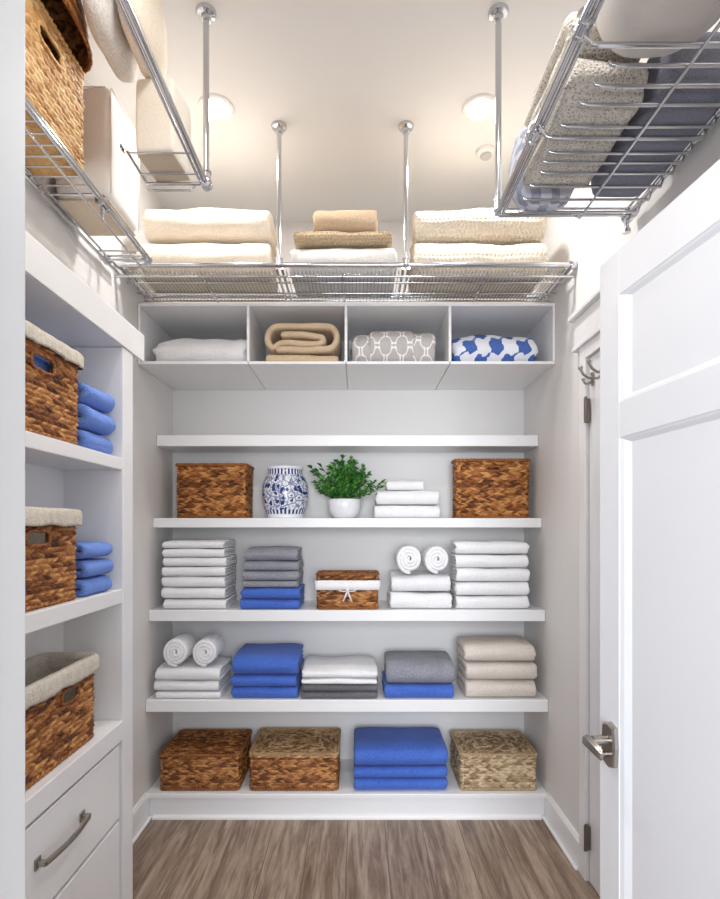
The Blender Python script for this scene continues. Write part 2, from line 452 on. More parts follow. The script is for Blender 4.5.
# local +y must point to the aisle (-x): the y side 0..th; aisle face is y = th
door1 = structure(d1.build('door_1', M['door']))
def L1(x, y, z): return tuple(Matrix.Rotation(ang1, 3, 'Z') @ Vector((x, y, z))+H0)
hx = LW-.058; hz = 0.905
hd = MB()
pl = []
for (px, pz) in [(-.024, -.048), (0, -.056), (.024, -.048), (.029, 0), (.024, .048), (0, .056), (-.024, .048), (-.029, 0)]:
    pl.append((px, pz))
V = [L1(hx+a, .036, hz+b) for a, b in pl]+[L1(hx+a, .046, hz+b) for a, b in pl]+[L1(hx+a*.86, .050, hz+b*.92) for a, b in pl]
Fc = [tuple(range(16, 24))]+[(i, (i+1) % 8, (i+1) % 8+8, i+8) for i in range(8)]+[(i+8, (i+1) % 8+8, (i+1) % 8+16, i+16) for i in range(8)]
hd.add(V, Fc)
plate = hd.build('handle_plate', M['nickel'], door1)
lv = MB(); lv.tube([L1(hx, .049, hz+.012), L1(hx, .088, hz+.012)], .0115, 16)
lv.tube([L1(hx, .049, hz-.022), L1(hx, .062, hz-.022)], .007, 12)
lv.tube([L1(hx, .062, hz-.022), L1(hx, .066, hz-.022)], .0085, 12)
autosmooth(lv.build('handle_spindle', M['nickel'], door1))
lv = MB()
sec = [(.094, .020), (.106, .016), (.108, .002), (.097, -.004), (.092, .006)]
rings = []
for tpos, sc, dz in ((-.014, .8, 0), (0, 1, 0), (.03, 1.0, .0), (-.10, 0.9, -.012)):
    pass
V = []
st_ = [(.016, .85, 0), (.0, 1.05, 0), (-.018, 1.0, -.002), (-.038, .95, -.005), (-.056, .85, -.008), (-.062, .55, -.008)]
for (dx, sc, dz) in st_:
    for (yy, zz) in sec: V.append(L1(hx+dx, .0985+(yy-.0985)*sc, hz+.008+(zz-.008)*1.3*sc+dz))
Fc = [tuple(range(5)), tuple(range(25, 30))]
for i in range(5):
    for k in range(5): Fc.append((i*5+k, i*5+(k+1) % 5, (i+1)*5+(k+1) % 5, (i+1)*5+k))
lv.add(V, Fc); autosmooth(lv.build('handle_lever', M['nickel'], door1))

# the closed door in the right wall
leafm = panel_leaf(D2b-D2a-.03, D2h-.03, .036, [(.22, .95), (1.08, 1.93)], .1)
leafm = place(leafm, (XR-.004+.036, D2a+.015, .008), PI/2)
door2 = structure(leafm.build('door_2', M['door']))
for hzz in (1.93, 0.19):
    h = MB(); h.tube([(XR-.0245, D2b-.022, hzz-.05), (XR-.0245, D2b-.022, hzz+.05)], .0075, 12)
    h.tube([(XR-.0245, D2b-.022, hzz+.05), (XR-.0245, D2b-.022, hzz+.056)], .005, 10)
    h.box(XR-.019, XR-.006, D2b-.024, D2b-.001, hzz-.048, hzz+.048, .001)
    autosmooth(h.build('hinge', M['bronze'], door2))

# ------------------------------------------------------------------ ceiling fittings
for i, (lx, ly) in enumerate(LAMPS):
    wh = ['over the left end of the hanging back rack', 'over the right end of the hanging back rack',
          'added unseen nearer the entrance on the left', 'added unseen nearer the entrance on the right'][i]
    t = thing('recessed_light', 'round white recessed ceiling light '+wh, 'light', (lx, ly, CEIL-.012), 'recessed ceiling lights')
    m = MB(); m.lathe([(.052, -.001), (.054, -.006), (.064, -.010), (.072, -.008), (.075, 0), (.052, 0)], (lx, ly, CEIL), 40)
    autosmooth(m.build('trim_ring', M['plastic'], t))
    m = MB(); m.lathe([(.0001, -.004), (.053, -.004), (.053, -.001)], (lx, ly, CEIL), 32)
    m.build('lens', M['lens'], t)
sx, sy = .594, 2.455
t = thing('smoke_detector', 'small round white detector on the ceiling beside the right-hand pole', 'smoke detector', (sx, sy, CEIL-.03))
m = MB(); m.lathe([(.0001, -.03), (.022, -.030), (.026, -.026), (.026, -.02)], (sx, sy, CEIL), 32); autosmooth(m.build('sensor_cap', M['grille'], t))
m = MB(); m.lathe([(.0001, -.02), (.034, -.02), (.044, -.014), (.047, 0), (.0001, 0)], (sx, sy, CEIL), 32); autosmooth(m.build('housing', M['plastic'], t))

# ------------------------------------------------------------------ built-in shelves on the back wall
G = .002
SH = [(2.78, 1.880, 1.938), (2.73, 1.452, 1.501), (2.675, .978, 1.034), (2.635, .533, .593)]
slab = ['empty top shelf board just below the row of cubbies, painted white', 'white shelf board carrying the blue and white vase',
        'white shelf board directly below the vase shelf, holding towel stacks', 'white shelf board over the bottom row of baskets']
for (yf, z0, z1), lb in zip(SH, slab):
    o = box('wall_shelf', XL+G, XR-G, yf, YB-G, z0, z1, M['white'], b=.003)
    tag(o, lb, 'shelf', 'back wall shelf boards')
t = thing('shelf_plinth', 'raised white plinth at the foot of the back shelves with a thin moulding', 'plinth', (-.05, 2.8, 0))
box('top_board', XL+G, XR-G, 2.63, YB-G, .105, .1275, M['white'], t, .003)
box('front_board', XL+G, XR-G, 2.645, 2.665, 0, .105, M['white'], t, .001)
m = MB(); m.prism([(2.645, 0), (2.628, 0), (2.629, .009), (2.636, .015), (2.645, .017)], 'X', XL+.036, XR-.036); m.build('shoe_moulding', M['white'], t)

# cubby row
CX0, CX1, CY0, CZ0, CZ1 = XL+G, XR-G, 2.54, 2.238, 2.53
t = thing('cubby_unit', 'white four-compartment cubby row mounted above the empty shelf', 'cubby shelf', (-.05, 2.78, CZ0))
T = .013
div = [CX0, -.528, -.058, .442, CX1]
box('top_panel', CX0, CX1, CY0, YB-G, CZ1-T, CZ1, M['white'], t, .0015)
box('side_panel', CX0, CX0+T, CY0, YB-G, CZ0+T+.0005, CZ1-T-.0005, M['white'], t, .0015)
box('side_panel', CX1-T, CX1, CY0, YB-G, CZ0+T+.0005, CZ1-T-.0005, M['white'], t, .0015)
for d in div[1:4]: box('divider', d-.0065, d+.0065, CY0, YB-G-.008, CZ0+T+.0005, CZ1-T-.0005, M['white'], t, .0015)
for i in range(4): box('bottom_panel', div[i]+(.002 if i else 0), div[i+1]-(.002 if i < 3 else 0), CY0, YB-G, CZ0, CZ0+T, M['white'], t, .001)
box('back_panel', CX0+T, CX1-T, YB-.01, YB-G, CZ0+T, CZ1-T, M['white'], t, .0)

# ------------------------------------------------------------------ left cabinet
FX = -.84
UY0, UY1 = .56, 1.975
cab = thing('built_in_cabinet', 'white built-in cabinet on the left with three open shelves over two drawers', 'cabinet', (-.95, 1.27, 0))
box('side_panel', XL+G, FX, 1.89, UY1, 0, 2.10, M['white'], cab, .003)
box('side_panel', XL+G, FX, UY0, UY0+.05, 0, 2.10, M['white'], cab, .003)
m = MB(); m.box(XL+G, FX, UY0, 2.07, 2.117, 2.205, .003); m.box(XL+.0085, FX-.001, UY0+.0505, 1.8895, 2.1005, 2.117, .001)
m.build('top_panel', M['white'], cab)
box('cornice', FX+.0005, FX+.005, UY0, 2.07, 2.101, 2.204, M['white'], cab, .003)
box('back_panel', XL+G, XL+.008, UY0+.05, 1.89, .1, 2.10, M['white'], cab, 0)
LS = [(1.66, 1.703), (1.185, 1.235), (.70, .767)]
for z0, z1 in LS: box('shelf', XL+.0085, FX-(.002 if z0 > 1 else -.004), UY0+.0505, 1.8895, z0, z1, M['white'], cab, .003)
box('toe_kick', FX-.03, FX-.012, UY0+.05, 1.89, 0, .12, M['white'], cab, 0)
for (z0, z1, hz_) in ((.432, .688, .577), (.14, .42, .30)):
    d = box('drawer', XL+.02, FX-.001, UY0+.06, 1.868, z0, z1, M['white'], cab, .003)
    m = MB(); hxp = FX-.001
    pts = []
    for i in range(13):
        u = i/12; pts.append((hxp+.024+.010*math.sin(PI*u), 1.385+.225*u, hz_))
    V = []; Fc = []
    for (x, y, z) in pts:
        for (a, b) in ((-.004, -.0075), (.003, -.0075), (.0045, 0), (.003, .0075), (-.004, .0075)): V.append((x+a, y, z+b))
    for i in range(12):
        for k in range(5): Fc.append((i*5+k, i*5+(k+1) % 5, (i+1)*5+(k+1) % 5, (i+1)*5+k))
    Fc += [tuple(range(5)), tuple(range(60, 65))]
    m.add(V, Fc)
    for yy in (1.385, 1.61):
        m.box(hxp+.004, hxp+.026, yy-.007, yy+.007, hz_-.007, hz_+.007, .002)
        m.box(hxp, hxp+.005, yy-.013, yy+.013, hz_-.015, hz_+.015, .002)
    m.build('handle', M['nickel'], d)

# ------------------------------------------------------------------ cloth builders
def nz(a, b, c): return noise.noise(Vector((a, b, c)))
def sweep_sheet(cl, tk, length, seed=0, nx=12, taper=None):
    """thick sheet whose section centreline cl (2D) is swept along an axis; returns V (axis, a, b), F, UV"""
    K = len(cl); P = [Vector(p) for p in cl]; N = []; S = [0]
    for i in range(K):
        tg = (P[min(i+1, K-1)]-P[max(i-1, 0)]).normalized(); N.append(Vector((-tg.y, tg.x)))
        if i: S.append(S[-1]+(P[i]-P[i-1]).length)
    t0 = (P[0]-P[1]).normalized(); t1 = (P[-1]-P[-2]).normalized()
    h = length/2; r = min(tk*0.5, 0.012)
    stations = [(-h, .35), (-h+r*.3, .75), (-h+r, 1.0)]+[(-h+r+(length-2*r)*i/nx, 1.0) for i in range(1, nx)]+[(h-r, 1.0), (h-r*.3, .75), (h, .35)]
    V = []; UV = []; ring = 2*K+2
    for (x, f) in stations:
        o = tk/2*f
        for i in range(K): V.append([x, P[i].x+N[i].x*o, P[i].y+N[i].y*o]); UV.append((x, S[i]))
        e = P[-1]+t1*o*.8; V.append([x, e.x, e.y]); UV.append((x, S[-1]+o))
        for i in reversed(range(K)): V.append([x, P[i].x-N[i].x*o, P[i].y-N[i].y*o]); UV.append((x, S[i]))
        e = P[0]+t0*o*.8; V.append([x, e.x, e.y]); UV.append((x, -o))
    Fc = []; ns = len(stations)
    for s in range(ns-1):
        for k in range(ring): Fc.append((s*ring+k, s*ring+(k+1) % ring, (s+1)*ring+(k+1) % ring, (s+1)*ring+k))
    for s in (0, ns-1):
        b = s*ring
        for i in range(K-1): Fc.append((b+i, b+i+1, b+2*K-i-1, b+2*K-i))
        Fc.append((b+K-1, b+K, b+K+1)); Fc.append((b+0, b+2*K, b+2*K+1))
    return V, Fc, UV

def fold_mesh(w, d, h, nl=4, seed=0, amp=.003, droop=0.0, fr=1.0, side=0.006):
    """folded cloth: x in +-w/2, y 0 (fold) .. d, z 0..h.  nl sheets"""
    V = []; Fc = []; UV = []
    amp *= 1.35
    tk = h/nl
    m = nl//2
    for j in range(m):
        a = tk*(m-j)-tk/2; f0 = (a+tk/2)
        ins = j*tk
        yc = ins+f0*fr
        nb = 9; cl = []
        dd = d-random.random()*.012-tk*.5
        for i in range(nb): cl.append((dd+(yc-dd)*i/(nb-1), h/2-a))
        na = 9
        for i in range(1, na): an = PI*i/na; cl.append((yc-math.sin(an)*a*fr, h/2-a*math.cos(an)))
        for i in range(nb): cl.append((yc+(dd-yc)*i/(nb-1), h/2+a))
        v, f, u = sweep_sheet(cl, tk*.97, w-random.random()*side*1.0, seed)
        n = len(V)
        off = (random.random()-.5)*side
        V += [[p[0]+off, p[1], p[2]] for p in v]; Fc += [tuple(i+n for i in q) for q in f]; UV += u
    for p in V:
        x, y, z = p; zr = z/h
        dz = amp*1.6*nz(x*7+seed*3.1, y*6, 1.7+zr*2)*min(1, zr*1.5)
        dz += amp*.5*nz(x*25+seed, y*22, z*40)*min(1, zr*1.5)
        dy = amp*1.3*nz(x*9+seed*1.7, 5.2, z*22+seed)*(1 if y < d*.4 else .6)
        dx = amp*1.6*nz(seed*2.3, y*9, z*38+seed)*min(1, abs(x)/(w*.35))
        dz = dz-amp*.9*min(1, zr*1.5)
        if droop:
            k = max(0, 1-y/(d*.55)); dz -= droop*h*k*k*zr*zr
            e = abs(x)/(w/2); dz -= droop*.25*h*(e**6)*zr*zr
        p[0] = x+dx; p[1] = y+dy; p[2] = min(h, max(0.0002, z+dz))
    return V, Fc, UV
def put(name, mesh, mat, loc, rotz=0, parent=None):
    V, Fc, UV = mesh
    me = bpy.data.meshes.new(name); me.from_pydata([tuple(v) for v in V], [], Fc); me.materials.append(mat)
    ul = me.uv_layers.new(name='uv')
    for lp in me.loops: ul.data[lp.index].uv = UV[lp.vertex_index]
    bm = bmesh.new(); bm.from_mesh(me); bmesh.ops.recalc_face_normals(bm, faces=bm.faces); bm.to_mesh(me); bm.free()
    me.shade_smooth()
    o = bpy.data.objects.new(name, me); COL.objects.link(o)
    o.location = loc; o.rotation_euler = (0, 0, rotz)
    if parent: o.parent = parent
    return o
def roll_mesh(rx, rz, length, turns=3.3, seed=0, amp=.002, start=-PI/2):
    """rolled cloth lying on z=0, axis along y (0..length, spiral end at y=0)"""
    cl = []; n = int(turns*22); R = 1.0; t = R/(turns+.35)
    for i in range(n+1):
        a = turns*2*PI*i/n; r = t*.38+(R-t/2-t*.38)*i/n
        cl.append((rx*r*math.cos(start-(turns*2*PI)+a), rz*r*math.sin(start-(turns*2*PI)+a)))
    v, f, u = sweep_sheet(cl, t*min(rx, rz)*.96, length, seed, 10)
    V = []
    for (ax, a, b) in v:
        q = (a*a/rx/rx+b*b/rz/rz)
        y = ax+length/2
        bul = amp*2*nz(seed+a*20, b*20, y*5)
        y2 = y+(.010*(1-q) if y > length*.5 else -.010*(1-q))+amp*2.5*nz(seed+a*35, b*35, 2)
        V.append([a*(1+bul*8), y2, b*(1+bul*8)+rz])
    mz = min(p[2] for p in V)
    for p in V: p[2] -= mz
    return V, f, u

ORD = ['', 'second', 'third', 'fourth', 'fifth', 'sixth', 'seventh', 'eighth']
NUM = ['zero', 'one', 'two', 'three', 'four', 'five', 'six', 'seven']
def px(x, Y): return (x-CX)*Y/F
def stack(x0, x1, Yf, Zb, d, items, where, group, yaw=0, cat='towel', nl=4, fr=1.0):
    """items bottom-up: (material, adjective, height, extra dict)"""
    z = Zb+.0008; n = len(items); w = px(x1, Yf)-px(x0, Yf); xc = (px(x1, Yf)+px(x0, Yf))/2
    cnt = {}
    for it in items: cnt[it[1]] = cnt.get(it[1], 0)+1
    for i, (mat, adj, h, ex) in enumerate(items):
        dx = (random.random()-.5)*.008; ww = w*(1-.012*random.random())*ex.get('w', 1); dd = d*ex.get('d', 1)
        same = [k for k in range(n) if items[k][1] == adj]; k = same.index(i); c = len(same)
        pos = {0: 'lowest', n-1: 'topmost'}.get(i, ORD[i]+' from bottom') if n > 1 else ''
        lab = f"{adj} folded {ex.get('noun','towel')}, {pos} {where}" if pos else f"{adj} folded {ex.get('noun','towel')} {where}"
        assert 4 <= len(lab.split()) <= 16, lab
        name = ex.get('name', 'folded_towel')
        m = fold_mesh(ww, dd, h, ex.get('nl', nl), seed=random.random()*50, amp=ex.get('amp', .0022), droop=ex.get('droop', 0), fr=ex.get('fr', fr))
        o = put(name, m, M[mat], (xc+dx+ex.get('dx', 0), Yf+(random.random()-.3)*.006+ex.get('dy', 0), z), yaw+(random.random()-.5)*.02)
        tag(o, lab, ex.get('cat', cat), group)
        z += h+.0008
    return z
def roll(x, Y, Z, r, L, mat, label, group, rz=None):
    rz = rz or r
    o = put('rolled_towel', roll_mesh(r, rz, L, 3.4, random.random()*40), M[mat], (x, Y, Z), 0)
    return tag(o, label, 'towel', group)

# ------------------------------------------------------------------ wicker builders
def rrect(w, d, r, ds):
    """closed rounded-rectangle path starting front-left going right; returns (x,y,nx,ny,s)"""
    segs = []; P = []
    hx_, hy_ = w/2, d/2
    cor = [(hx_-r, -hy_+r, -PI/2), (hx_-r, hy_-r, 0), (-hx_+r, hy_-r, PI/2), (-hx_+r, -hy_+r, PI)]
    ends = [((-hx_+r, -hy_), (hx_-r, -hy_), (0, -1)), ((hx_, -hy_+r), (hx_, hy_-r), (1, 0)), ((hx_-r, hy_), (-hx_+r, hy_), (0, 1)), ((-hx_, hy_-r), (-hx_, -hy_+r), (-1, 0))]
    s = 0
    for k in range(4):
        a, b, n = ends[k]; L = math.hypot(b[0]-a[0], b[1]-a[1]); m = max(1, int(L/ds))
        for i in range(m): P.append((a[0]+(b[0]-a[0])*i/m, a[1]+(b[1]-a[1])*i/m, n[0], n[1], s+L*i/m))
        s += L
        cx, cy, a0 = cor[k]; L = r*PI/2; m = max(2, int(L/ds))
        for i in range(m):
            an = a0+PI/2*i/m; P.append((cx+r*math.cos(an), cy+r*math.sin(an), math.cos(an), math.sin(an), s+L*i/m))
        s += L
    return P, s
def weave(u, v, row, lump, slant=.8, wild=.9):
    """height of the weave and the tone of the strand at (u, v)"""
    k = math.floor(v/row); f = v/row-k
    j = nz(k*7.13, u*9, 3.3)*wild
    ph = u/lump+k*.5+slant*f*(1 if k % 2 else -1)+j
    kk = math.floor(ph); g = ph-kk
    a = math.sin(PI*f)**.55; b = abs(math.sin(PI*g))**.45
    hgt = .82+.35*nz(kk*3.7, k*5.1, 9.1)
    tone = math.sin(kk*12.9898+k*78.233)*43758.5453
    return a*(.12+.88*b)*hgt, tone-math.floor(tone)
def wicker_wall(w, d, h, r=.02, row=.011, lump=.024, amp=.0115, ds=.0036, taper=0.0, hole=None, bulge=0, inner=False):
    """wall of a basket in local coords centred on x,y; z 0..h; hole = (face, centre, z, half-w, half-h) on 'x+' or 'y-' face"""
    P, per = rrect(w, d, r, ds); nv = max(4, int(h/(row/6)))
    lump = per/round(per/lump)
    V = []; Fc = []; T = []; n = len(P)
    for j in range(nv+1):
        z = h*j/nv; sc = 1+taper*(z/h)
        for (x, y, nx_, ny_, s) in P:
            wv, tn = weave(s, z, row, lump); T.append(tn)
            dsp = amp*wv-amp*.9+bulge*math.sin(PI*z/h)+.002*nz(x*6, y*6, z*6)
            V.append((x*sc+nx_*dsp, y*sc+ny_*dsp, z+.0012*nz(s*12, z*8, 4)*(0 if j in (0,) else 1)))
    def inhole(v):
        if not hole: return False
        face, c, hz_, hw, hh = hole
        if face == 'x+': return v[0] > 0.3*w and (abs((v[1]-c)/hw)**4+abs((v[2]-hz_)/hh)**4) < 1
        return v[1] < -0.3*d and (abs((v[0]-c)/hw)**4+abs((v[2]-hz_)/hh)**4) < 1
    for j in range(nv):
        for i in range(n):
            q = (j*n+i, j*n+(i+1) % n, (j+1)*n+(i+1) % n, (j+1)*n+i)
            if hole and inhole([sum(V[k][c] for k in q)/4 for c in range(3)]): continue
            Fc.append(q)
    TONE.append(T)
    return V, Fc
TONE = []
def wicker_top(w, d, z, r=.02, row=.013, lump=.026, amp=.0095, ds=.0036, dome=.004, concentric=False):
    nx_ = max(4, int(w/ds)); ny_ = max(4, int(d/ds)); V = []; Fc = []; T = []
    for j in range(ny_+1):
        for i in range(nx_+1):
            x = -w/2+w*i/nx_; y = -d/2+d*j/ny_
            cx = max(-w/2+r, min(w/2-r, x)); cy = max(-d/2+r, min(d/2-r, y)); ex, ey = x-cx, y-cy
            if ex and ey:
                L = math.hypot(ex, ey); mx = max(abs(ex), abs(ey)); ex, ey = ex/L*mx, ey/L*mx; x, y = cx+ex, cy+ey
            if concentric:
                dd = min(w/2-abs(x), d/2-abs(y)); u = x if (w/2-abs(x)) > (d/2-abs(y)) else y
                hh, tn = weave(u, dd, row, lump)
            else: hh, tn = weave(x, y+d, row, lump)
            T.append(tn)
            edge = min(w/2-abs(x), d/2-abs(y)); e = max(0, 1-edge/.008)
            V.append((x, y, z+amp*(hh-.9)+dome*math.cos(PI*x/w)*math.cos(PI*y/d)-.004*e))
    for j in range(ny_):
        for i in range(nx_): a = j*(nx_+1)+i; Fc.append((a, a+1, a+nx_+2, a+nx_+1))
    TONE.append(T)
    return V, Fc
def braid(mb, w, d, z, r, rad=.005, lump=.016, tw=.0028, ph=0):
    P, per = rrect(w, d, r, .004); nl = round(per/lump)
    for k in (0, 1):
        pts = []
        for (x, y, nx_, ny_, s) in P:
            a = 2*PI*nl/2*s/per+k*PI+ph
            pts.append((x+nx_*math.cos(a)*tw, y+ny_*math.cos(a)*tw, z+math.sin(a)*tw))
        mb.tube(pts, rad, 7, closed=True, rfun=lambda i: 1+.15*nz(i*.9, k*3, 0))
def xf(V, loc, yaw=0):
    c, s = math.cos(yaw), math.sin(yaw)
    return [(loc[0]+x*c-y*s, loc[1]+x*s+y*c, loc[2]+z) for (x, y, z) in V]

def closed_basket(name, label, loc, w, d, h, mat, yaw=0, group=None, lid=.022, row=.013, lump=.022, concentric=False, hole=None, topmat=None):
    t = thing(name, label, 'basket', loc, group)
    bh = h-lid
    V, Fc = wicker_wall(w-.012, d-.012, bh, row=row, lump=lump, hole=hole)
    n = len(V)
    m = MB(); m.add(xf(V, loc, yaw), Fc, TONE[-1])
    b = MB(); b.box(-w/2+.012, w/2-.012, -d/2+.012, d/2-.012, .001, .008, .002); m.add(xf(b.V, loc, yaw), b.F)
    body = m.build('body', M[mat], t, True)
    l = MB()
    V, Fc = wicker_wall(w-.007, d-.007, lid, row=row, lump=lump); l.add(xf([(x, y, z+bh-.003) for x, y, z in V], loc, yaw), Fc, TONE[-1])
    V, Fc = wicker_top(w-.006, d-.006, h, row=row*1.1, lump=lump, concentric=concentric); l.add(xf(V, loc, yaw), Fc, TONE[-1])
    lo = l.build('lid', M[topmat or mat], t, True)
    e = MB(); braid(e, w-.017, d-.017, h-.003, .02, .0045); e.V = xf(e.V, loc, yaw); e.build('lid_edging', M[topmat or mat], lo, True)
    e = MB(); braid(e, w-.022, d-.022, .007, .02, .004); e.V = xf(e.V, loc, yaw); e.build('bottom_edging', M[mat], body, True)
    return t
def open_basket(name, label, loc, w, d, h, mat, yaw=0, group=None, hole=None, liner=None, row=.0150, lump=.026, taper=.03, amp=.0115, r=.03):
    """liner = cuff height or None"""
    t = thing(name, label, 'basket', loc, group)
    if liner: amp *= .8
    V, Fc = wicker_wall(w-.012, d-.012, h, r=r, row=row, lump=lump, taper=taper, amp=amp, hole=hole, ds=.0036)
    m = MB(); m.add(xf(V, loc, yaw), Fc, TONE[-1])
    P, per = rrect((w-.044), (d-.044), max(.012, r-.01), .012); n = len(P)
    V = []; Fc = []
    for j in range(13):
        z = .01+(h-.012)*j/12
        for (x, y, a, b_, s) in P: V.append((x*(1+taper*z/h), y*(1+taper*z/h), z))
    for j in range(12):
        for i in range(n):
            q = (j*n+i, j*n+(i+1) % n, (j+1)*n+(i+1) % n, (j+1)*n+i)
            if hole:
                c = [sum(V[k][cc] for k in q)/4 for cc in range(3)]
                if hole[0] == 'x+' and c[0] > .3*w and abs(c[1]-hole[1]) < hole[3]*1.15 and abs(c[2]-hole[2]) < hole[4]*1.5: continue
                if hole[0] == 'y-' and c[1] < -.3*d and abs(c[0]-hole[1]) < hole[3]*1.15 and abs(c[2]-hole[2]) < hole[4]*1.5: continue
            Fc.append(q)
    Fc.append(tuple(range(n)))
    if not liner: m.add(xf(V, loc, yaw), Fc)
    b = MB(); b.box(-w/2+.014, w/2-.014, -d/2+.014, d/2-.014, .001, .009, .002); m.add(xf(b.V, loc, yaw), b.F)
    body = m.build('body', M[mat], t, True)
    e = MB(); braid(e, (w-.020)*(1+taper), (d-.020)*(1+taper), h, r, .006, .02, .003); e.V = xf(e.V, loc, yaw); e.build('rim', M[mat], body, True)
    e = MB(); braid(e, w-.022, d-.022, .007, r, .0045, .02); e.V = xf(e.V, loc, yaw); e.build('bottom_edging', M[mat], body, True)
    if hole:
        e = MB(); pts = []
        for i in range(40):
            a = 2*PI*i/40; ca, sa = math.cos(a), math.sin(a)
            uu = (abs(ca)**.5)*(1 if ca > 0 else -1)*(hole[3]+.001); vv = (abs(sa)**.5)*(1 if sa > 0 else -1)*(hole[4]+.001)
            zz = hole[2]+vv; sc = 1+taper*zz/h
            pts.append(((w/2-.008)*sc, hole[1]+uu, zz) if hole[0] == 'x+' else (hole[1]+uu, -(d/2-.008)*sc, zz))
        e.tube(pts, .0055, 8, True, lambda i: 1+.2*math.sin(i*2.2)); e.V = xf(e.V, loc, yaw)
        e.build('handle_hole_edging', M[mat], body, True)
    if liner:
        P, per = rrect(w-.004, d-.004, r, .006); n = len(P); V2 = []; F2 = []
        prof = [(-.023, -.9), (-.022, -.4), (-.020, 0.0), (-.010, .014), (.0, .012), (.006, .004), (.007, -.35), (.008, -.75), (.0085, -1.0), (.004, -1.0)]
        for j, (off, pz) in enumerate(prof):
            for (x, y, a, b_, s) in P:
                wob = .003*nz(s*24, j*.6, 2.2)+.0016*math.sin(s*170+3*nz(s*8, 1, 1))*(1 if j > 5 else .3)
                zz = h+.004+(pz*liner if pz <= 0 else pz)
                zz += (.005*nz(s*14, 7, j*.1) if j >= 6 else .003*nz(s*9, 2, 2))
                sc = 1+taper*zz/h
                V2.append((x*sc+a*(off+wob), y*sc+b_*(off+wob), zz))
        for j in range(len(prof)-1):
            for i in range(n): F2.append((j*n+i, j*n+(i+1) % n, (j+1)*n+(i+1) % n, (j+1)*n+i))
        # liner inside
        k = len(V2); V2 += V; F2 += [tuple(i+k for i in f) for f in Fc]
        obj('liner', xf(V2, loc, yaw), F2, M['liner'], t, True)
    return t

# ------------------------------------------------------------------ back shelves: contents
g_lid = 'baskets along the back shelves'
def bx_at(x0, x1, Y): return (px(x0, Y)+px(x1, Y))/2, px(x1, Y)-px(x0, Y)
# vase shelf
Z = SH[1][2]+.0005
xc, w_ = bx_at(174, 247, 2.79)
open_basket('wicker_basket', 'plain dark brown rectangular basket at the left end of the vase shelf', (xc, 2.79+.11, Z), w_, .215, .283, 'wicker', 0, g_lid, taper=.02, r=.018, row=.0135, lump=.022)
xc, w_ = bx_at(455, 532.5, 2.79)
open_basket('wicker_basket', 'dark brown basket with a small handle slot at the right end of the vase shelf', (xc, 2.79+.075, Z), w_, .145, .308, 'wicker', 0, g_lid,
            hole=('y-', .0, .262, .036, .011), taper=.02, r=.03, row=.0135, lump=.022)
# vase
vx, vy = px(285, 2.86), 2.875
prof = [(.0001, 0), (.096, 0), (.099, .004), (.098, .014), (.104, .028), (.116, .06), (.123, .10), (.125, .135), (.123, .170), (.116, .200), (.105, .222), (.095, .234), (.092, .242), (.092, .258), (.096, .264), (.098, .270), (.097, .276), (.090, .277), (.084, .272), (.082, .24), (.10, .19), (.110, .13), (.095, .04), (.0001, .02)]
pf = []
for i in range(len(prof)-1):
    for k in range(3): u = k/3; pf.append((prof[i][0]*(1-u)+prof[i+1][0]*u, prof[i][1]*(1-u)+prof[i+1][1]*u))
pf.append(prof[-1])
mb = MB(); mb.lathe(pf, (vx, vy, Z), 64)
uvs = []
for r_, h_ in pf:
    for k in range(64): uvs.append((k/64*.76, h_))
o = obj('porcelain_vase', mb.V, mb.F, M['vase'], None, True, uvs, loc=(vx, vy, Z)); tag(o, 'blue and white patterned porcelain jar beside the potted plant', 'vase')
# plant
pxx, pyy = px(344.5, 2.86), 2.87
t = thing('potted_plant', 'leafy green plant in a round white pot between vase and towels', 'potted plant', (pxx, pyy, Z))
mb = MB(); mb.lathe([(.0001, 0), (.052, 0), (.062, .006), (.082, .03), (.09, .062), (.091, .098), (.087, .104), (.082, .1), (.082, .085), (.0001, .083)], (pxx, pyy, Z), 48)
pot = mb.build('pot', M['pot'], t, True)
mb = MB(); mb.lathe([(.0001, .0865), (.04, .088), (.0815, .086), (.0815, .084)], (pxx, pyy, Z), 32); mb.build('soil', M['soil'], pot, True)
st = MB(); lf = MB(); rnd = random.Random(11)
def leafq(p, d, L, wd):
    d = d.normalized(); sdir = d.cross(Vector((0, 0, 1)))
    if sdir.length < .1: sdir = Vector((1, 0, 0))
    sdir.normalize(); sdir.rotate(Matrix.Rotation(rnd.uniform(-.9, .9), 3, d)); up = sdir.cross(d)
    V = [p]; F_ = []
    for (a, b_, c) in ((.25, .75, -.04), (.55, 1, -.02), (.82, .65, -.06)):
        V += [p+d*L*a+sdir*wd*b_+up*L*.10, p+d*L*a+up*L*c, p+d*L*a-sdir*wd*b_+up*L*.10]
    V.append(p+d*L-up*L*.12)
    F_ = [(0, 1, 2), (0, 2, 3), (1, 4, 5, 2), (2, 5, 6, 3), (4, 7, 8, 5), (5, 8, 9, 6), (7, 10, 8), (8, 10, 9)]
    lf.add(V, F_)
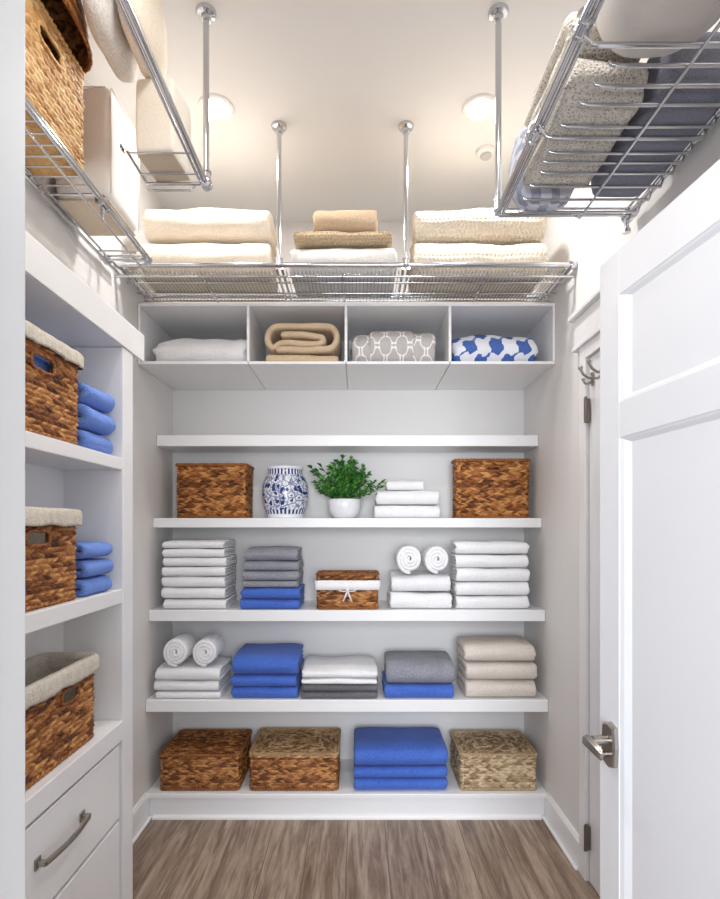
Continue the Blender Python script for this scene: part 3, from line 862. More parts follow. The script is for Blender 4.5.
for k in range(60):
    a = rnd.uniform(0, 2*PI); tilt = rnd.uniform(.05, 1.25); L = rnd.uniform(.14, .245)*(1.0 if tilt < .8 else .95)
    p = Vector((pxx+rnd.uniform(-.03, .03), pyy+rnd.uniform(-.03, .03), Z+.085))
    dr = Vector((math.cos(a)*math.sin(tilt), math.sin(a)*math.sin(tilt)*.62, math.cos(tilt)))
    pts = [p.copy()]
    for s_ in range(9):
        dr.z += -.02+.025*(1-s_/9); dr.x += rnd.uniform(-.10, .06); dr.normalize(); p = p+dr*L/9; pts.append(p.copy())
        if s_ >= 2:
            for q in range(2):
                b_ = rnd.uniform(0, 2*PI); side = Vector((math.cos(b_), math.sin(b_)*.8, rnd.uniform(-.1, .8)))
                leafq(p, side+dr*rnd.uniform(.3, 1.0), rnd.uniform(.026, .040), rnd.uniform(.006, .009))
    for q in range(3): leafq(p, dr+Vector((rnd.uniform(-.5, .5), rnd.uniform(-.5, .5), .2)), .028, .007)
    st.tube(pts, .0014, 5)
st.build('stems', M['stem'], t, True); lf.build('foliage', M['leaf'], t, False)
# folded whites
z = stack(375, 441, 2.77, SH[1][2], .22, [('towel_white', 'white', .071, {}), ('towel_white', 'white', .076, {'w': .97})], 'under the washcloth right of plant', 'white towels right of the plant')
stack(385.5, 424, 2.80, z-.0008, .16, [('towel_white', 'small white', .056, {'noun': 'washcloth', 'name': 'folded_washcloth', 'cat': 'washcloth'})], 'on top of the two towels right of the plant', None)

# shelf below the vase
Z = SH[2][2]; Y = 2.69
W7 = [('towel_white', 'white', .053, {}), ('towel_white', 'white', .058, {}), ('towel_white', 'white', .056, {}), ('towel_white', 'white', .050, {'dx': .006}), ('towel_white', 'white', .046, {}), ('towel_white', 'white', .044, {'w': .97}), ('towel_white', 'white', .044, {'w': .97, 'droop': .2})]
stack(161, 225, Y, Z, .27, W7, 'in the left end stack below the vase shelf', 'tall left stack of white towels')
stack(240, 300, Y, Z, .25, [('towel_blue', 'bright blue', .052, {}), ('towel_blue', 'bright blue', .058, {}), ('towel_grey', 'heather grey', .034, {'nl': 2, 'w': .96}), ('towel_grey', 'heather grey', .050, {'w': .95}), ('towel_grey', 'heather grey', .050, {'w': .94}), ('towel_grey', 'heather grey', .068, {'w': .93, 'droop': .25})],
      'in the grey-over-blue stack under the vase', 'blue and grey stack below the vase')
xc, w_ = bx_at(315, 380, Y)
bk = closed_basket('lidded_basket', 'small lidded wicker basket with a white band tied in a bow', (xc, Y+.10, Z+.0005), w_, .20, .182, 'wicker_rust', 0, g_lid, lid=.022, row=.0125, lump=.022)
m = MB(); P, per = rrect(w_+.004, .204, .022, .006); n = len(P); V = []; Fc = []
for j, (off, zz) in enumerate([(-.004, .100), (.001, .101), (.002, .12), (.001, .148), (-.004, .149)]):
    for (x, y, a, b_, s) in P: V.append((xc+x+a*(off+.001*nz(s*20, j, 1)), Y+.10+y+b_*(off+.001*nz(s*20, j, 1)), Z+zz+.002*nz(s*15, j*.3, 5)))
for j in range(4):
    for i in range(n): Fc.append((j*n+i, j*n+(i+1) % n, (j+1)*n+(i+1) % n, (j+1)*n+i))
band = obj('fabric_band', V, Fc, M['towel_white'], bk, True)
m = MB(); by = Y-.010; bz = Z+.100
for sgn in (-1, 1):
    pts = []
    for i in range(17):
        a = 2*PI*i/16; pts.append((xc+sgn*(.022-.022*math.cos(a)), by-.004*math.sin(a/2), bz+.002+.010*math.sin(a)+.004*math.sin(a/2)))
    m.tube(pts, .0028, 7)
    m.tube([(xc, by, bz), (xc+sgn*.010, by-.003, bz-.028), (xc+sgn*.022, by, bz-.055)], .0042, 7)
m.tube([(xc-.006, by-.004, bz), (xc+.006, by-.004, bz)], .006, 8)
m.build('bow', M['towel_white'], band, True)
zt = stack(389.5, 452, Y, Z, .25, [('towel_white', 'white', .088, {'amp': .004}), ('towel_white', 'white', .090, {'amp': .004, 'w': .97})], 'under two rolls beside the bow-tied basket', 'white towels under the two rolls, shelf below the vase')
roll(px(409.5, Y), Y-.012, zt, .071, .17, 'towel_white', 'white rolled towel, left of the pair on the shelf below the vase', 'rolled towels on the shelf below the vase', .078)
roll(px(409.5, Y)+.141, Y-.008, zt, .069, .17, 'towel_white', 'white rolled towel, right of the pair on the shelf below the vase', 'rolled towels on the shelf below the vase', .076)
stack(456, 530, Y, Z, .15, [('towel_white', 'white', .069, {'amp': .003}), ('towel_white', 'white', .07, {'amp': .003}), ('towel_white', 'white', .07, {'amp': .003}), ('towel_white', 'white', .07, {'amp': .003}), ('towel_white', 'white', .07, {'amp': .004, 'droop': .1})],
      'in the five-high stack at right', 'right end stack of white towels')

# shelf over the bottom row
Z = SH[3][2]; Y = 2.645
zt = stack(153.5, 219.5, Y, Z, .27, [('towel_white', 'white', .036, {}), ('towel_white', 'white', .052, {}), ('towel_white', 'white', .064, {'amp': .004})], 'under the rolls at far left', 'white towels under the far left rolls')
roll(px(175, Y), Y+.01, zt, .071, .16, 'towel_white', 'white rolled towel, left of the pair at the left end of the lower shelf', 'rolled towels at the left end', .076)
roll(px(175, Y)+.146, Y+.014, zt, .070, .16, 'towel_white', 'white rolled towel, right of the pair at the left end of the lower shelf', 'rolled towels at the left end', .075)
stack(230, 297, Y, Z, .30, [('towel_blue', 'bright blue', .058, {}), ('towel_blue', 'bright blue', .054, {}), ('towel_blue', 'bright blue', .107, {'droop': .16, 'amp': .003})], 'in blue stack right of far left rolls', 'blue stack beside the left rolls')
stack(301, 378, Y, Z, .28, [('towel_dark', 'charcoal', .036, {'nl': 2}), ('towel_dark', 'charcoal', .036, {'nl': 2}), ('towel_white', 'white', .028, {'nl': 2, 'w': 1.0, 'amp': .003}), ('towel_white', 'white', .056, {'droop': .3, 'amp': .004, 'w': 1.0})], 'in the white-over-charcoal stack', 'white and charcoal centre stack')
stack(385, 456, Y, Z, .29, [('towel_blue', 'bright blue', .066, {}), ('towel_grey', 'heather grey', .118, {'droop': .16, 'nl': 2, 'amp': .002})], 'in the grey-over-blue pair above the plinth towels', 'grey over blue pair')
stack(465.5, 538, Y, Z, .27, [('towel_beige', 'pale beige', .089, {'amp': .003, 'nl': 2}), ('towel_beige', 'pale beige', .091, {'amp': .003, 'nl': 2}), ('towel_beige', 'pale beige', .094, {'amp': .004, 'nl': 2, 'droop': .12})], 'in the beige stack', 'pale beige stack')

# plinth
Z = .1275; Y = 2.648
xc, w_ = bx_at(157, 240, Y)
closed_basket('lidded_basket', 'chestnut brown lidded basket at the left end of the bottom plinth', (xc, Y+.175, Z+.0005), w_, .345, .182, 'wicker_rust', 0, g_lid, row=.0130, lump=.022)
xc, w_ = bx_at(247, 339.5, Y)
closed_basket('lidded_basket', 'larger brown lidded basket with paler lid, left of the plinth blue towels', (xc, Y+.175, Z+.0005), w_, .345, .189, 'wicker_rust', 0, g_lid, row=.0130, lump=.022, concentric=True, topmat='seagrass_mix')
xc, w_ = bx_at(459.5, 540, Y)
closed_basket('lidded_basket', 'pale straw coloured lidded seagrass basket at the right end of the bottom plinth', (xc, Y+.165, Z+.0005), w_, .32, .184, 'seagrass', 0, g_lid, row=.014, lump=.02, concentric=True)
stack(353, 449, Y, Z, .31, [('towel_blue', 'bright blue', .062, {'nl': 2}), ('towel_blue', 'bright blue', .055, {'nl': 2}), ('towel_blue', 'bright blue', .102, {'droop': .16, 'amp': .002, 'nl': 2})], 'on the plinth between baskets', 'blue towels on the plinth')

# ------------------------------------------------------------------ cubby contents
Z = CZ0+T+.0008; Y = 2.575
w_ = px(245, Y)-px(152, Y)
o = put('folded_duvet', fold_mesh(w_, .30, .168, 2, 3.3, .009, .30), M['towel_white'], (px(198.5, Y), Y, Z)); tag(o, 'puffy white folded duvet in the leftmost cubby', 'bedding')
# tan blanket: flattened roll on a folded base
t = thing('tan_blanket', 'tan fleece blanket folded into a thick bundle in the second cubby', 'blanket', (px(302, Y), Y+.12, Z))
w_ = px(341, Y)-px(264, Y)
def tput(name, mesh, mat, loc, rz, par):
    o = put(name, mesh, mat, tuple(Vector(loc)-origin(par)), rz); o.parent = par; return o
b1 = tput('folded_base', fold_mesh(w_*.96, .28, .05, 2, 7.7, .004), M['tan'], (px(302, Y), Y, Z), 0, t)
def flat_roll(w, h, length, tk, seed):
    # centreline: wraps around, like a blanket folded in from the sides
    hw, hh = w/2-tk/2, h/2-tk/2; cl = []
    def arc(cx, cz, rx, rz, a0, a1, n):
        for i in range(n+1): a = a0+(a1-a0)*i/n; cl.append((cx+rx*math.cos(a), cz+rz*math.sin(a)))
    # inner tongue start
    cl.append((-hw*.55, hh*.25)); cl.append((0, hh*.30)); cl.append((hw*.18, hh*.28))
    cl.append((hw*.5, hh*.1)); 
    arc(hw*.5, -hh*.2, hh*.32, hh*.32, PI/2, -PI/2, 6)
    cl.append((0, -hh*.50)); cl.append((-hw*.5, -hh*.42))
    arc(-hw*.66, 0, hh*.62, hh*.46, -PI/2*1.0, -PI/2*1.0, 1)
    arc(-hw+hh*.9, hh*.0, hh*.9, hh, -PI*.62, -PI*1.5, 12)
    cl.append((0, hh*1.02)); 
    arc(hw-hh*.8, 0, hh*.8, hh, PI/2, -PI/2, 12)
    cl.append((0, -hh)); cl.append((-hw*.7, -hh))
    # densify and smooth
    P = [Vector(c) for c in cl]; Q = []
    for i in range(len(P)-1):
        L = (P[i+1]-P[i]).length; k = max(1, int(L/.012))
        for j in range(k): Q.append(P[i].lerp(P[i+1], j/k))
    Q.append(P[-1])
    for _ in range(3): Q = [Q[0]]+[(Q[i-1]+Q[i]*2+Q[i+1])/4 for i in range(1, len(Q)-1)]+[Q[-1]]
    v, f, u = sweep_sheet([tuple(q) for q in Q], tk, length, seed, 10)
    V = []
    for (ax, a, b) in v:
        V.append([a+.004*nz(a*9, b*9, ax*8+seed), ax+length/2+.006*nz(a*14, b*14, seed), b+h/2+.005*nz(a*9+3, b*9, ax*8)])
    mz = min(p[2] for p in V)
    for p in V: p[2] -= mz
    return V, f, u
tput('rolled_bundle', flat_roll(w_, .145, .27, .030, 2.2), M['tan'], (px(302, Y), Y-.002, Z+.0525), 0, t)
w_ = px(437, Y)-px(351, Y)
t = thing('trellis_blanket', 'grey and white trellis patterned blanket in the third cubby', 'blanket', (px(394, Y), Y+.13, Z))
tput('folded_body', fold_mesh(w_, .29, .192, 2, 5.1, .007, .16), M['trellis'], (px(394, Y), Y+.004, Z), 0, t)
V, Fc, UV = fold_mesh(w_*.56, .300, .203, 2, 5.1, .004, .16); UV = [(a+.03, b+.02) for a, b in UV]
tput('front_flap', (V, Fc, UV), M['trellis'], (px(392, Y), Y-.004, Z), 0, t)
w_ = px(539, Y)-px(454, Y)
o = put('damask_quilt', fold_mesh(w_, .29, .182, 2, 9.4, .008, .28), M['damask'], (px(496.5, Y), Y, Z)); tag(o, 'blue and white damask patterned quilt folded in the rightmost cubby', 'quilt')

# ------------------------------------------------------------------ left cabinet contents
def left_stack(ys, ye, Zb, hs, where, group):
    z = Zb+.0008; n = len(hs)
    for i, h in enumerate(hs):
        m = fold_mesh(ye-ys, .185, h, 2, random.random()*30, .003, .04, fr=.9)
        o = put('folded_towel', m, M['towel_blue_light'], (FX-.012+random.uniform(-.004, .004), (ys+ye)/2, z), PI/2)
        tag(o, f"cornflower blue folded towel, {['lowest','middle','topmost'][i]} of three {where}", 'towel', group); z += h+.001
left_stack(1.672, 1.862, LS[0][1], [.070, .078, .074], 'beside the uppermost lined basket', 'blue towels on the top cabinet shelf')
left_stack(1.66, 1.850, LS[1][1], [.058, .060, .056], 'beside the middle lined basket', 'blue towels on the middle cabinet shelf')
g = 'lined baskets in the left cabinet'
# local x of the basket = world x, so hole on the x+ face looks at the aisle
open_basket('lined_basket', 'brown wicker basket with linen cuff, uppermost of three in left cabinet', (-.950, 1.435, LS[0][1]+.0005), .190, .44, .272, 'wicker', 0, g,
            hole=('x+', .012, .200, .052, .021), liner=.032, taper=.02)
open_basket('lined_basket', 'brown wicker basket with linen cuff, middle one of three in left cabinet', (-.950, 1.425, LS[1][1]+.0005), .190, .44, .258, 'wicker', 0, g,
            hole=('x+', .0, .192, .052, .019), liner=.036, taper=.02)
open_basket('lined_basket', 'wide brown wicker basket with linen cuff standing just above the drawers', (-.955, 1.52, LS[2][1]+.0005), .190, .49, .255, 'wicker', 0, g,
            hole=('x+', .075, .185, .045, .020), liner=.040, taper=.02)

# ------------------------------------------------------------------ hanging racks
def pole(x, y, z0, parent, r=.0105):
    m = MB(); m.tube([(x, y, z0), (x, y, CEIL-.001)], r, 16); p = autosmooth(m.build('pole', M['chrome'], parent))
    m = MB(); m.lathe([(.0112, -.032), (.016, -.032), (.017, -.016), (.030, -.012), (.034, -.004), (.034, -.0005), (.0112, -.0005)], (x, y, CEIL), 32)
    autosmooth(m.build('ceiling_flange', M['chrome'], p)); return p
def rod(name, pts, r, parent, seg=10): return autosmooth(MB().tube(pts, r, seg).build(name, M['chrome'], parent), 50)
def collar(x, y, z, axis, parent, r=.019, L=.045):
    m = MB(); m.lathe([(r*.7, -L/2), (r, -L/2+.003), (r, -L/2+.010), (r*.86, -L/2+.012), (r*.86, L/2-.012), (r, L/2-.010), (r, L/2-.003), (r*.7, L/2)], (x, y, z), 20, axis)
    return autosmooth(m.build('connector', M['chrome'], parent))

# back rack
RZ = 2.595; RY0, RY1 = 2.30, 2.62
rk = thing('hanging_rack', 'long chrome wire rack hung from two poles above the cubbies', 'wire rack', (0, 2.46, RZ-.03))
for x in (px(279, 2.3), px(406, 2.3)):
    pole(x, RY0, RZ, rk); collar(x, RY0, RZ+.012, 'Z', rk, .017, .04)
rod('front_rail', [(XL+.004, RY0, RZ), (XR-.004, RY0, RZ)], .0105, rk, 14)
rod('rear_rail', [(XL+.004, RY1, RZ), (XR-.004, RY1, RZ)], .009, rk, 14)
rod('lower_rail', [(XL+.004, RY0+.012, RZ-.045), (XR-.004, RY0+.012, RZ-.045)], .005, rk)
rod('lower_rail', [(XL+.004, RY1-.004, RZ-.042+.02), (XR-.004, RY1-.004, RZ-.042+.02)], .005, rk)
rod('middle_rail', [(XL+.004, 2.42, RZ-.022), (XR-.004, 2.42, RZ-.022)], .0045, rk)
rod('middle_rail', [(XL+.004, 2.53, RZ-.022), (XR-.004, 2.53, RZ-.022)], .0045, rk)
for x in (XL+.016, XR-.016):
    rod('end_rail', [(x, RY0, RZ), (x, RY1, RZ)], .0085, rk, 12); rod('end_rail', [(x+(.03 if x < 0 else -.03), RY0, RZ-.012), (x+(.03 if x < 0 else -.03), RY1, RZ-.012)], .005, rk)
for x in (px(279, 2.3), px(406, 2.3)):
    for dx in (-.012, .012): rod('cross_rail', [(x+dx, RY0, RZ-.014), (x+dx, RY1, RZ-.014)], .006, rk)
xs = [XL+.05, px(279, 2.3)-.03, px(279, 2.3)+.03, px(406, 2.3)-.03, px(406, 2.3)+.03, XR-.05]
for k in range(3):
    a, b = xs[2*k], xs[2*k+1]; n = int((b-a)/.0165); m = MB()
    for i in range(n+1):
        x = a+(b-a)*i/n
        m.tube([(x, RY0+.010, RZ-.045), (x, RY0+.014, RZ-.018), (x, RY1-.004, RZ-.016)], .0016, 5)
    m.build('wire_mesh', M['chrome'], rk, True)
    xm = (a+b)/2; rod('support_rod', [(xm, RY0+.005, RZ-.05), (xm, RY0+.02, RZ-.026), (xm, RY1, RZ-.026)], .0035, rk)
m = MB(); m.lathe([(.0108, -.03), (.017, -.03), (.019, -.026), (.019, -.004), (.016, -.001), (.0001, -.001)], (XR, RY0, RZ), 24, 'X'); autosmooth(m.build('end_cap', M['chrome'], rk))

# left wall-side rack
LZ = 2.555; LX0, LX1, LYE = XL+.018, -.865, 2.165
rk2 = thing('hanging_rack', 'narrow chrome wire rack along the left wall holding basket and canvas bag', 'wire rack', (-.95, 1.4, LZ))
for (dz, dx) in ((0, 0), (-.006, .018), (.012, -.012)): rod('aisle_rail', [(LX1+dx, .60, LZ+dz), (LX1+dx, LYE, LZ+dz)], .0075 if dz == 0 else .0045, rk2)
rod('lower_rail', [(LX1-.005, .60, LZ-.055), (LX1-.005, LYE, LZ-.055)], .004, rk2)
for (dz, dx) in ((0, 0), (-.012, .014), (.01, .016)): rod('wall_rail', [(LX0+dx, .60, LZ+dz), (LX0+dx, 2.27, LZ+dz)], .007 if dz == 0 else .0045, rk2)
for dz in (0, .02): rod('end_rail', [(LX0, LYE, LZ+dz*.8-.005), (LX1+.004, LYE, LZ+dz*.8-.005)], .0055, rk2)
rod('end_rail', [(LX0, LYE-.06, LZ-.0), (LX1+.004, LYE-.06, LZ)], .004, rk2)
i = 0; yy = .66
while yy < 1.76:
    rod('cross_wire', [(LX0, yy, LZ-.004), (LX1, yy, LZ-.004)], .0028 if i % 4 else .004, rk2, 7); yy += .045; i += 1
collar(LX1, 1.795, LZ, 'Y', rk2, .020, .05); collar(LX1, LYE, LZ, 'Y', rk2, .019, .04); collar(LX0+.008, LYE, LZ, 'Y', rk2, .018, .05)
rod('hanger_rod', [(LX1-.004, 1.795, LZ-.055), (LX1-.004, 1.795, LZ)], .005, rk2)

# left aisle-side rack
BZ = 2.62; BX0, BX1, BYE = -.715, -.514, 1.79
rk3 = thing('hanging_rack', 'chrome rack on the left hung by one pole, carrying the cream bin', 'wire rack', (-.65, 1.3, BZ))
pole(BX1, BYE, BZ-.01, rk3); collar(BX1, BYE, BZ+.02, 'Z', rk3, .018, .045)
rod('aisle_rail', [(BX1, .60, BZ), (BX1, BYE+.008, BZ)], .0095, rk3, 14); rod('aisle_rail', [(BX1-.016, .60, BZ-.004), (BX1-.016, BYE, BZ-.004)], .0045, rk3)
rod('wall_side_rail', [(BX0, 1.64, BZ), (BX0, BYE, BZ)], .005, rk3)
for (yy, r) in ((BYE, .006), (BYE-.05, .003)): rod('end_rail', [(BX0, yy, BZ-.002), (BX1-.02, yy, BZ-.002), (BX1-.014, yy, BZ+.004)], r, rk3)
rod('end_rail', [(BX0, BYE+.004, BZ-.022), (BX1-.05, BYE+.004, BZ-.022), (BX1-.035, BYE+.004, BZ-.004)], .0035, rk3)
for yy in (1.645,): rod('cross_wire', [(BX0, yy, BZ), (BX1, yy, BZ)], .0028, rk3, 7)
collar(BX1, BYE, BZ, 'Y', rk3, .019, .035)

# right rack
QZ = 2.525; QX0, QX1, QYE = .475, .925, 1.79; WZ = QZ-.038
rk4 = thing('hanging_rack', 'chrome rack on the right hung by one pole, carrying pillows and blankets', 'wire rack', (.7, 1.3, WZ))
pole(QX0, QYE, QZ-.01, rk4); collar(QX0, QYE, QZ+.02, 'Z', rk4, .017, .04)
for (dx, dz, r) in ((0, 0, .0095), (.015, -.010, .005), (-.009, -.012, .005), (.013, .010, .0045)): rod('aisle_rail', [(QX0+dx, .60, QZ+dz), (QX0+dx, QYE, QZ+dz)], r, rk4, 12)
for (dx, dz, r) in ((0, -.01, .008), (-.016, -.016, .005), (-.018, .004, .0045)): rod('wall_rail', [(QX1+dx, .60, QZ+dz), (QX1+dx, QYE+.01, QZ+dz)], r, rk4, 12)
rod('end_rail', [(QX0, QYE, QZ-.012), (QX1, QYE, QZ-.012)], .0075, rk4); rod('end_rail', [(QX0+.02, QYE-.012, QZ+.002), (QX1, QYE-.012, QZ+.002)], .004, rk4)
for (yy, x0, r) in ((.74, .486, .006), (1.13, .486, .006), (1.18, .565, .0045), (1.235, .556, .0045), (1.29, .545, .0045), (1.36, .524, .0045), (1.40, .486, .006), (1.457, .53, .0045), (1.495, .527, .004), (1.54, .535, .0045), (1.60, .523, .0045), (1.665, .523, .004), (1.73, .53, .004)):
    if r > .005: pts = [(QX0+.004, yy, QZ-.005), (x0+.006, yy, WZ+.012), (x0+.016, yy, WZ+.001), (x0+.03, yy, WZ), (QX1-.008, yy, WZ), (QX1-.002, yy, QZ-.015)]
    else: pts = [(x0-.006, yy, WZ+.009), (x0, yy, WZ+.002), (x0+.012, yy, WZ), (QX1-.008, yy, WZ), (QX1-.002, yy, QZ-.015)]
    rod('cross_wire', pts, r, rk4, 9)
rod('long_wire', [(.735, .60, WZ-.007), (.735, QYE-.035, WZ-.007), (.735, QYE-.003, QZ-.018)], .004, rk4)
for yy in (1.12, 1.43): collar(QX0+.003, yy, QZ-.002, 'Y', rk4, .021, .045)
collar(QX1-.006, QYE, QZ-.012, 'Y', rk4, .020, .045)
m = MB(); m.tube([(QX1-.01, QYE+.012, QZ-.012), (QX1-.01, QYE+.012, QZ-.055)], .008, 12); m.tube([(QX1-.01, QYE+.012, QZ-.055), (QX1-.01, QYE+.012, QZ-.066)], .013, 14)
autosmooth(m.build('foot_bolt', M['chrome'], rk4))

# ------------------------------------------------------------------ blankets on the back rack
Y = 2.325; ZR = RZ-.0138
def bl(x0, x1, z, h, mat, label, group=None, nl=2, seed=1, amp=.004, droop=.05, d=.285, noun='folded_blanket', cat='blanket', dy=0):
    w_ = px(x1, Y)-px(x0, Y)
    o = put(noun, fold_mesh(w_, d, h, nl, seed, amp, droop), M[mat], ((px(x1, Y)+px(x0, Y))/2, Y+dy, z)); return tag(o, label, cat, group)
gb = 'blankets on the long hanging rack'
bl(133, 270, ZR, .158, 'cream', 'cream woven blanket, lower of two at the left end of the long rack', gb, 2, 2.1, .004, 0)
bl(140, 269, ZR+.159, .160, 'cream', 'cream woven blanket, upper of two at the left end of the long rack', gb, 2, 3.9, .005, .08)
bl(290, 397, ZR, .127, 'palelinen', 'pale grey linen blanket at the bottom of the middle rack pile', gb, 4, 5.5, .004, 0)
bl(293, 393, ZR+.128, .060, 'knit_tan', 'tan ribbed knit throw in the middle of the three-high rack pile', gb, 2, 6.1, .003, 0)
bl(313, 378, ZR+.189, .106, 'tan', 'small tan folded blanket on top of the middle rack pile', gb, 4, 7.3, .004, .05)
bl(414, 550, ZR, .158, 'knit_cream', 'cream chunky knit blanket, lower of two at the right end of the long rack', gb, 2, 8.7, .005, 0)
bl(416, 548, ZR+.159, .172, 'knit_cream', 'cream chunky knit blanket, upper of two at the right end of the long rack', gb, 2, 9.3, .007, .22)

# ------------------------------------------------------------------ things on the left racks
def superbox(w, d, h, n=24, e=4.0, sag=0, seed=0, amp=.003):
    """soft rounded solid centred on x,y with z 0..h"""
    V = []; Fc = []; A = n*2; B = n
    def sp(c, p): return math.copysign(abs(c)**p, c)
    p = 2/e
    for j in range(B+1):
        ph = -PI/2+PI*j/B
        for i in range(A):
            th = 2*PI*i/A
            x = w/2*sp(math.cos(ph), p)*sp(math.cos(th), p); y = d/2*sp(math.cos(ph), p)*sp(math.sin(th), p); z = h/2*sp(math.sin(ph), p)
            k = amp*nz(x*8+seed, y*8, z*8)*2+amp*.5*nz(x*30+seed, y*30, z*30)
            L = math.sqrt(x*x+y*y+z*z)+1e-6
            V.append([x+x/L*k, y+y/L*k, max(0, z+h/2+z/L*k)])
    for j in range(B):
        for i in range(A): Fc.append((j*A+i, j*A+(i+1) % A, (j+1)*A+(i+1) % A, (j+1)*A+i))
    UV = [(v[0]+v[2]*.35, v[1]*1.2+v[2]*.9) for v in V]
    return V, Fc, UV
o = put('folded_towel', superbox(.108, .30, .232, 22, 6, seed=6, amp=.0015), M['towel_blue_light'], (-.942, 1.435, LS[0][1]+.012), 0)
tag(o, 'blue towel seen through the handle hole inside the uppermost lined basket', 'towel')
zt = LZ-.004
open_basket('hamper_basket', 'large golden wicker basket with a handle slot on the upper left rack', (-.952, 1.425, LZ+.013), .185, .54, .318, 'wicker_gold', 0, None,
            hole=('x+', .065, .245, .055, .022), taper=.0, row=.0165, lump=.028, r=.02)
# domed basket turned upside down on the golden one
dcx, dcy, dz0 = -.928, 1.452, LZ+.013+.318+.012
V = []; T = []; Fc = []; NA, NR = 300, 64
for j in range(NR+1):
    ph = PI/2*j/NR
    for i in range(NA):
        an = 2*PI*i/NA; ca, sa = math.cos(an), math.sin(an)
        q = 1/((abs(ca)**3.2+abs(sa)**3.2)**(1/3.2)); c, t_ = q*.125*ca*math.cos(ph)**.85, q*.235*sa*math.cos(ph)**.85
        wv, tn = weave(an*.19, ph*.30+.0001, .019, .034); k = 1+.05*(wv-.9)
        V.append((dcx+c*k, dcy+t_*k, dz0+.262*math.sin(ph)*k)); T.append(tn)
for j in range(NR):
    for i in range(NA): Fc.append((j*NA+i, j*NA+(i+1) % NA, (j+1)*NA+(i+1) % NA, (j+1)*NA+i))
m = MB(); m.add(V, Fc, T)
o = m.build('domed_basket', M['wicker_rust'], None, True, loc=(dcx, dcy, dz0)); tag(o, 'dark round-topped wicker basket upside down on the golden basket', 'basket')
m = MB(); pts = []
for i in range(150):
    an = 2*PI*i/150; ca, sa = math.cos(an), math.sin(an); q = 1/((abs(ca)**3.2+abs(sa)**3.2)**(1/3.2)); pts.append((dcx+q*.124*ca, dcy+q*.234*sa, dz0+.004))
m.tube(pts, .0055, 8, True, lambda i: 1+.18*math.sin(i*1.7)); m.build('rim', M['wicker_rust'], o, True)

# canvas storage bag
bgx0, bgx1, bgy0, bgy1 = -1.035, -.835, 1.79, 2.03; bz0, bz1 = LZ+.015, LZ+.015+.392
t = thing('canvas_bag', 'white canvas storage bag with a small monogram beside the golden basket', 'storage bag', ((bgx0+bgx1)/2, (bgy0+bgy1)/2, bz0))
V, Fc, UV = superbox(bgx1-bgx0, bgy1-bgy0, bz1-bz0, 26, 9.0, seed=2, amp=.003)
c = ((bgx0+bgx1)/2, (bgy0+bgy1)/2, bz0)
V = [(x+c[0], y+c[1], z+c[2]) for x, y, z in V]
obj('bag_body', V, Fc, M['canvas'], t, True)
m = MB(); m.box(bgx0+.012, bgx1-.012, bgy0+.012, bgy1-.012, bz0-.004, bz0+.002, .001); m.build('bag_base', M['bagbase'], t)
m = MB()
for yy in (bgy0+.006, bgy1-.006):
    m.tube([(bgx1-.004, yy, bz0+.02), (bgx1-.002, yy, bz0+.18), (bgx1-.004, yy, bz1-.02)], .0022, 6)
m.tube([(bgx1-.005, bgy0+.012, bz1-.012), (bgx1-.005, bgy1-.012, bz1-.012)], .0022, 6)
m.tube([(bgx0+.02, bgy0+.005, bz1-.012), (bgx1-.02, bgy0+.005, bz1-.012)], .0022, 6)
m.build('piping', M['canvas'], t, True)
# monogram embroidery (a little three-stroke mark)
m = MB(); mx = bgx1+.0035; my, mz_ = 1.865, bz0+.222
def mk(pts): m.tube([(mx, my+a, mz_+b) for a, b in pts], .0016, 5)
mk([(-.010, -.006), (-.010, .008)]); mk([(-.010, .008), (-.003, .002), (-.010, 0)]); mk([(0, -.006), (.003, .008), (.007, -.006)]); mk([(.012, .008), (.012, -.006)]); mk([(.012, 0), (.018, .008)]); mk([(.012, 0), (.019, -.006)])
m.build('monogram', M['dark'], t, True)

# aisle-side rack: pillow, blanket, bin
zb = BZ+.0065
zq = zb+.2425
V, Fc, UV = superbox(.088, .27, .26, 22, 3.0, seed=4, amp=.006)
o = put('pillow', (V, Fc, UV), M['palelinen'], (-.742, 1.605, zq), 0); tag(o, 'smooth cream pillow lying on the cream bin at upper left', 'pillow')
V, Fc, UV = superbox(.080, .27, .27, 22, 3.2, seed=7, amp=.005)
o = put('terry_blanket', (V, Fc, UV), M['cream'], (-.650, 1.605, zq), 0); tag(o, 'textured cream towelling blanket on the cream bin, nearest its pole', 'blanket')
t = thing('fabric_bin', 'cream fabric bin on the left rack beside its pole', 'storage bin', (-.630, 1.722, zb))
V, Fc, UV = superbox(.125, .145, .24, 24, 12.0, seed=3, amp=.0015)
yw = math.radians(-6); bc = (-.630, 1.722, zb)
obj('bin_body', xf(V, bc, yw), Fc, M['bin'], t, True)
m = MB(); m.box(-.058, .058, -.068, .068, -.002, .003, .001); m.V = xf(m.V, bc, yw); m.build('bin_base', M['bagbase'], t)
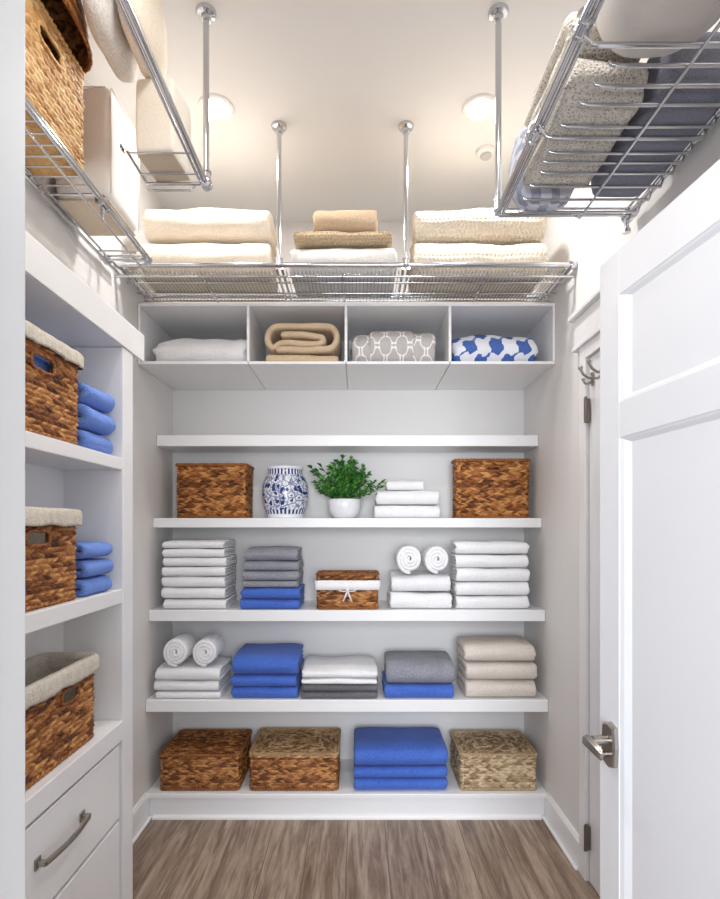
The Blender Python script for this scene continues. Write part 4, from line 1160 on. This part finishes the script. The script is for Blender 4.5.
# ------------------------------------------------------------------ things on the right rack
zr = WZ+.005
V, Fc, UV = superbox(.29, .46, .32, 26, 2.8, seed=1, amp=.004)
o = put('bolster_pillow', (V, Fc, UV), M['satin'], (.655, 1.02, zr), 0); tag(o, 'smooth plump white pillow at the near end of the right rack', 'pillow')
gq = 'speckled blankets on the right rack'
for k, (z_, h_) in enumerate(((zr, .118), (zr+.119, .13))):
    V, Fc, UV = fold_mesh(.200, .385, h_, 2, 2.2+k, .006, .12*k)
    o = put('speckled_blanket', (V, Fc, UV), M['speckle'], (.606, 1.262, z_), 0)
    tag(o, ('speckled beige folded blanket on the right rack, lower of two', 'speckled beige folded blanket on the right rack, upper of two')[k], 'blanket', gq)
V, Fc, UV = superbox(.175, .44, .16, 24, 7, seed=8, amp=.004)
o = put('slate_storage_bag', (V, Fc, UV), M['slate'], (.815, 1.475, zr), 0); tag(o, 'slate blue-grey fabric bag lying along the wall on the right rack', 'storage bag')
V, Fc, UV = superbox(.21, .115, .26, 24, 3.2, seed=9, amp=.006)
o = put('patterned_pillow', (V, Fc, UV), M['greyleaf'], (.600, 1.718, zr), math.radians(2)); tag(o, 'blue-grey leaf patterned cushion at the far end of the right rack', 'pillow')

# ------------------------------------------------------------------ coat hooks on the door in the right wall
for k, yy in enumerate((2.125, 2.045)):
    hz_ = 2.055
    t = thing('coat_hook', ['double metal coat hook on the closed door, the one nearer the back shelves', 'double metal coat hook on the closed door, partly behind the open door'][k], 'coat hook', (XR-.005, yy, hz_), 'coat hooks on the closed door')
    x0 = XR-.0045
    m = MB(); m.box(x0-.007, x0, yy-.012, yy+.012, hz_-.030, hz_+.020, .003); m.build('mounting_plate', M['nickel'], t)
    m = MB(); m.tube([(x0-.006, yy, hz_), (x0-.022, yy, hz_+.002), (x0-.040, yy, hz_+.014), (x0-.052, yy, hz_+.036)], .0055, 10); m.lathe([(.0001, 0), (.008, .002), (.0095, .008), (.007, .014), (.0001, .016)], (x0-.052, yy, hz_+.032), 14)
    autosmooth(m.build('upper_prong', M['nickel'], t), 60)
    m = MB(); m.tube([(x0-.006, yy, hz_-.014), (x0-.02, yy, hz_-.024), (x0-.034, yy, hz_-.022), (x0-.040, yy, hz_-.008)], .005, 10); m.lathe([(.0001, 0), (.007, .002), (.008, .007), (.0001, .013)], (x0-.040, yy, hz_-.012), 14)
    autosmooth(m.build('lower_prong', M['nickel'], t), 60)
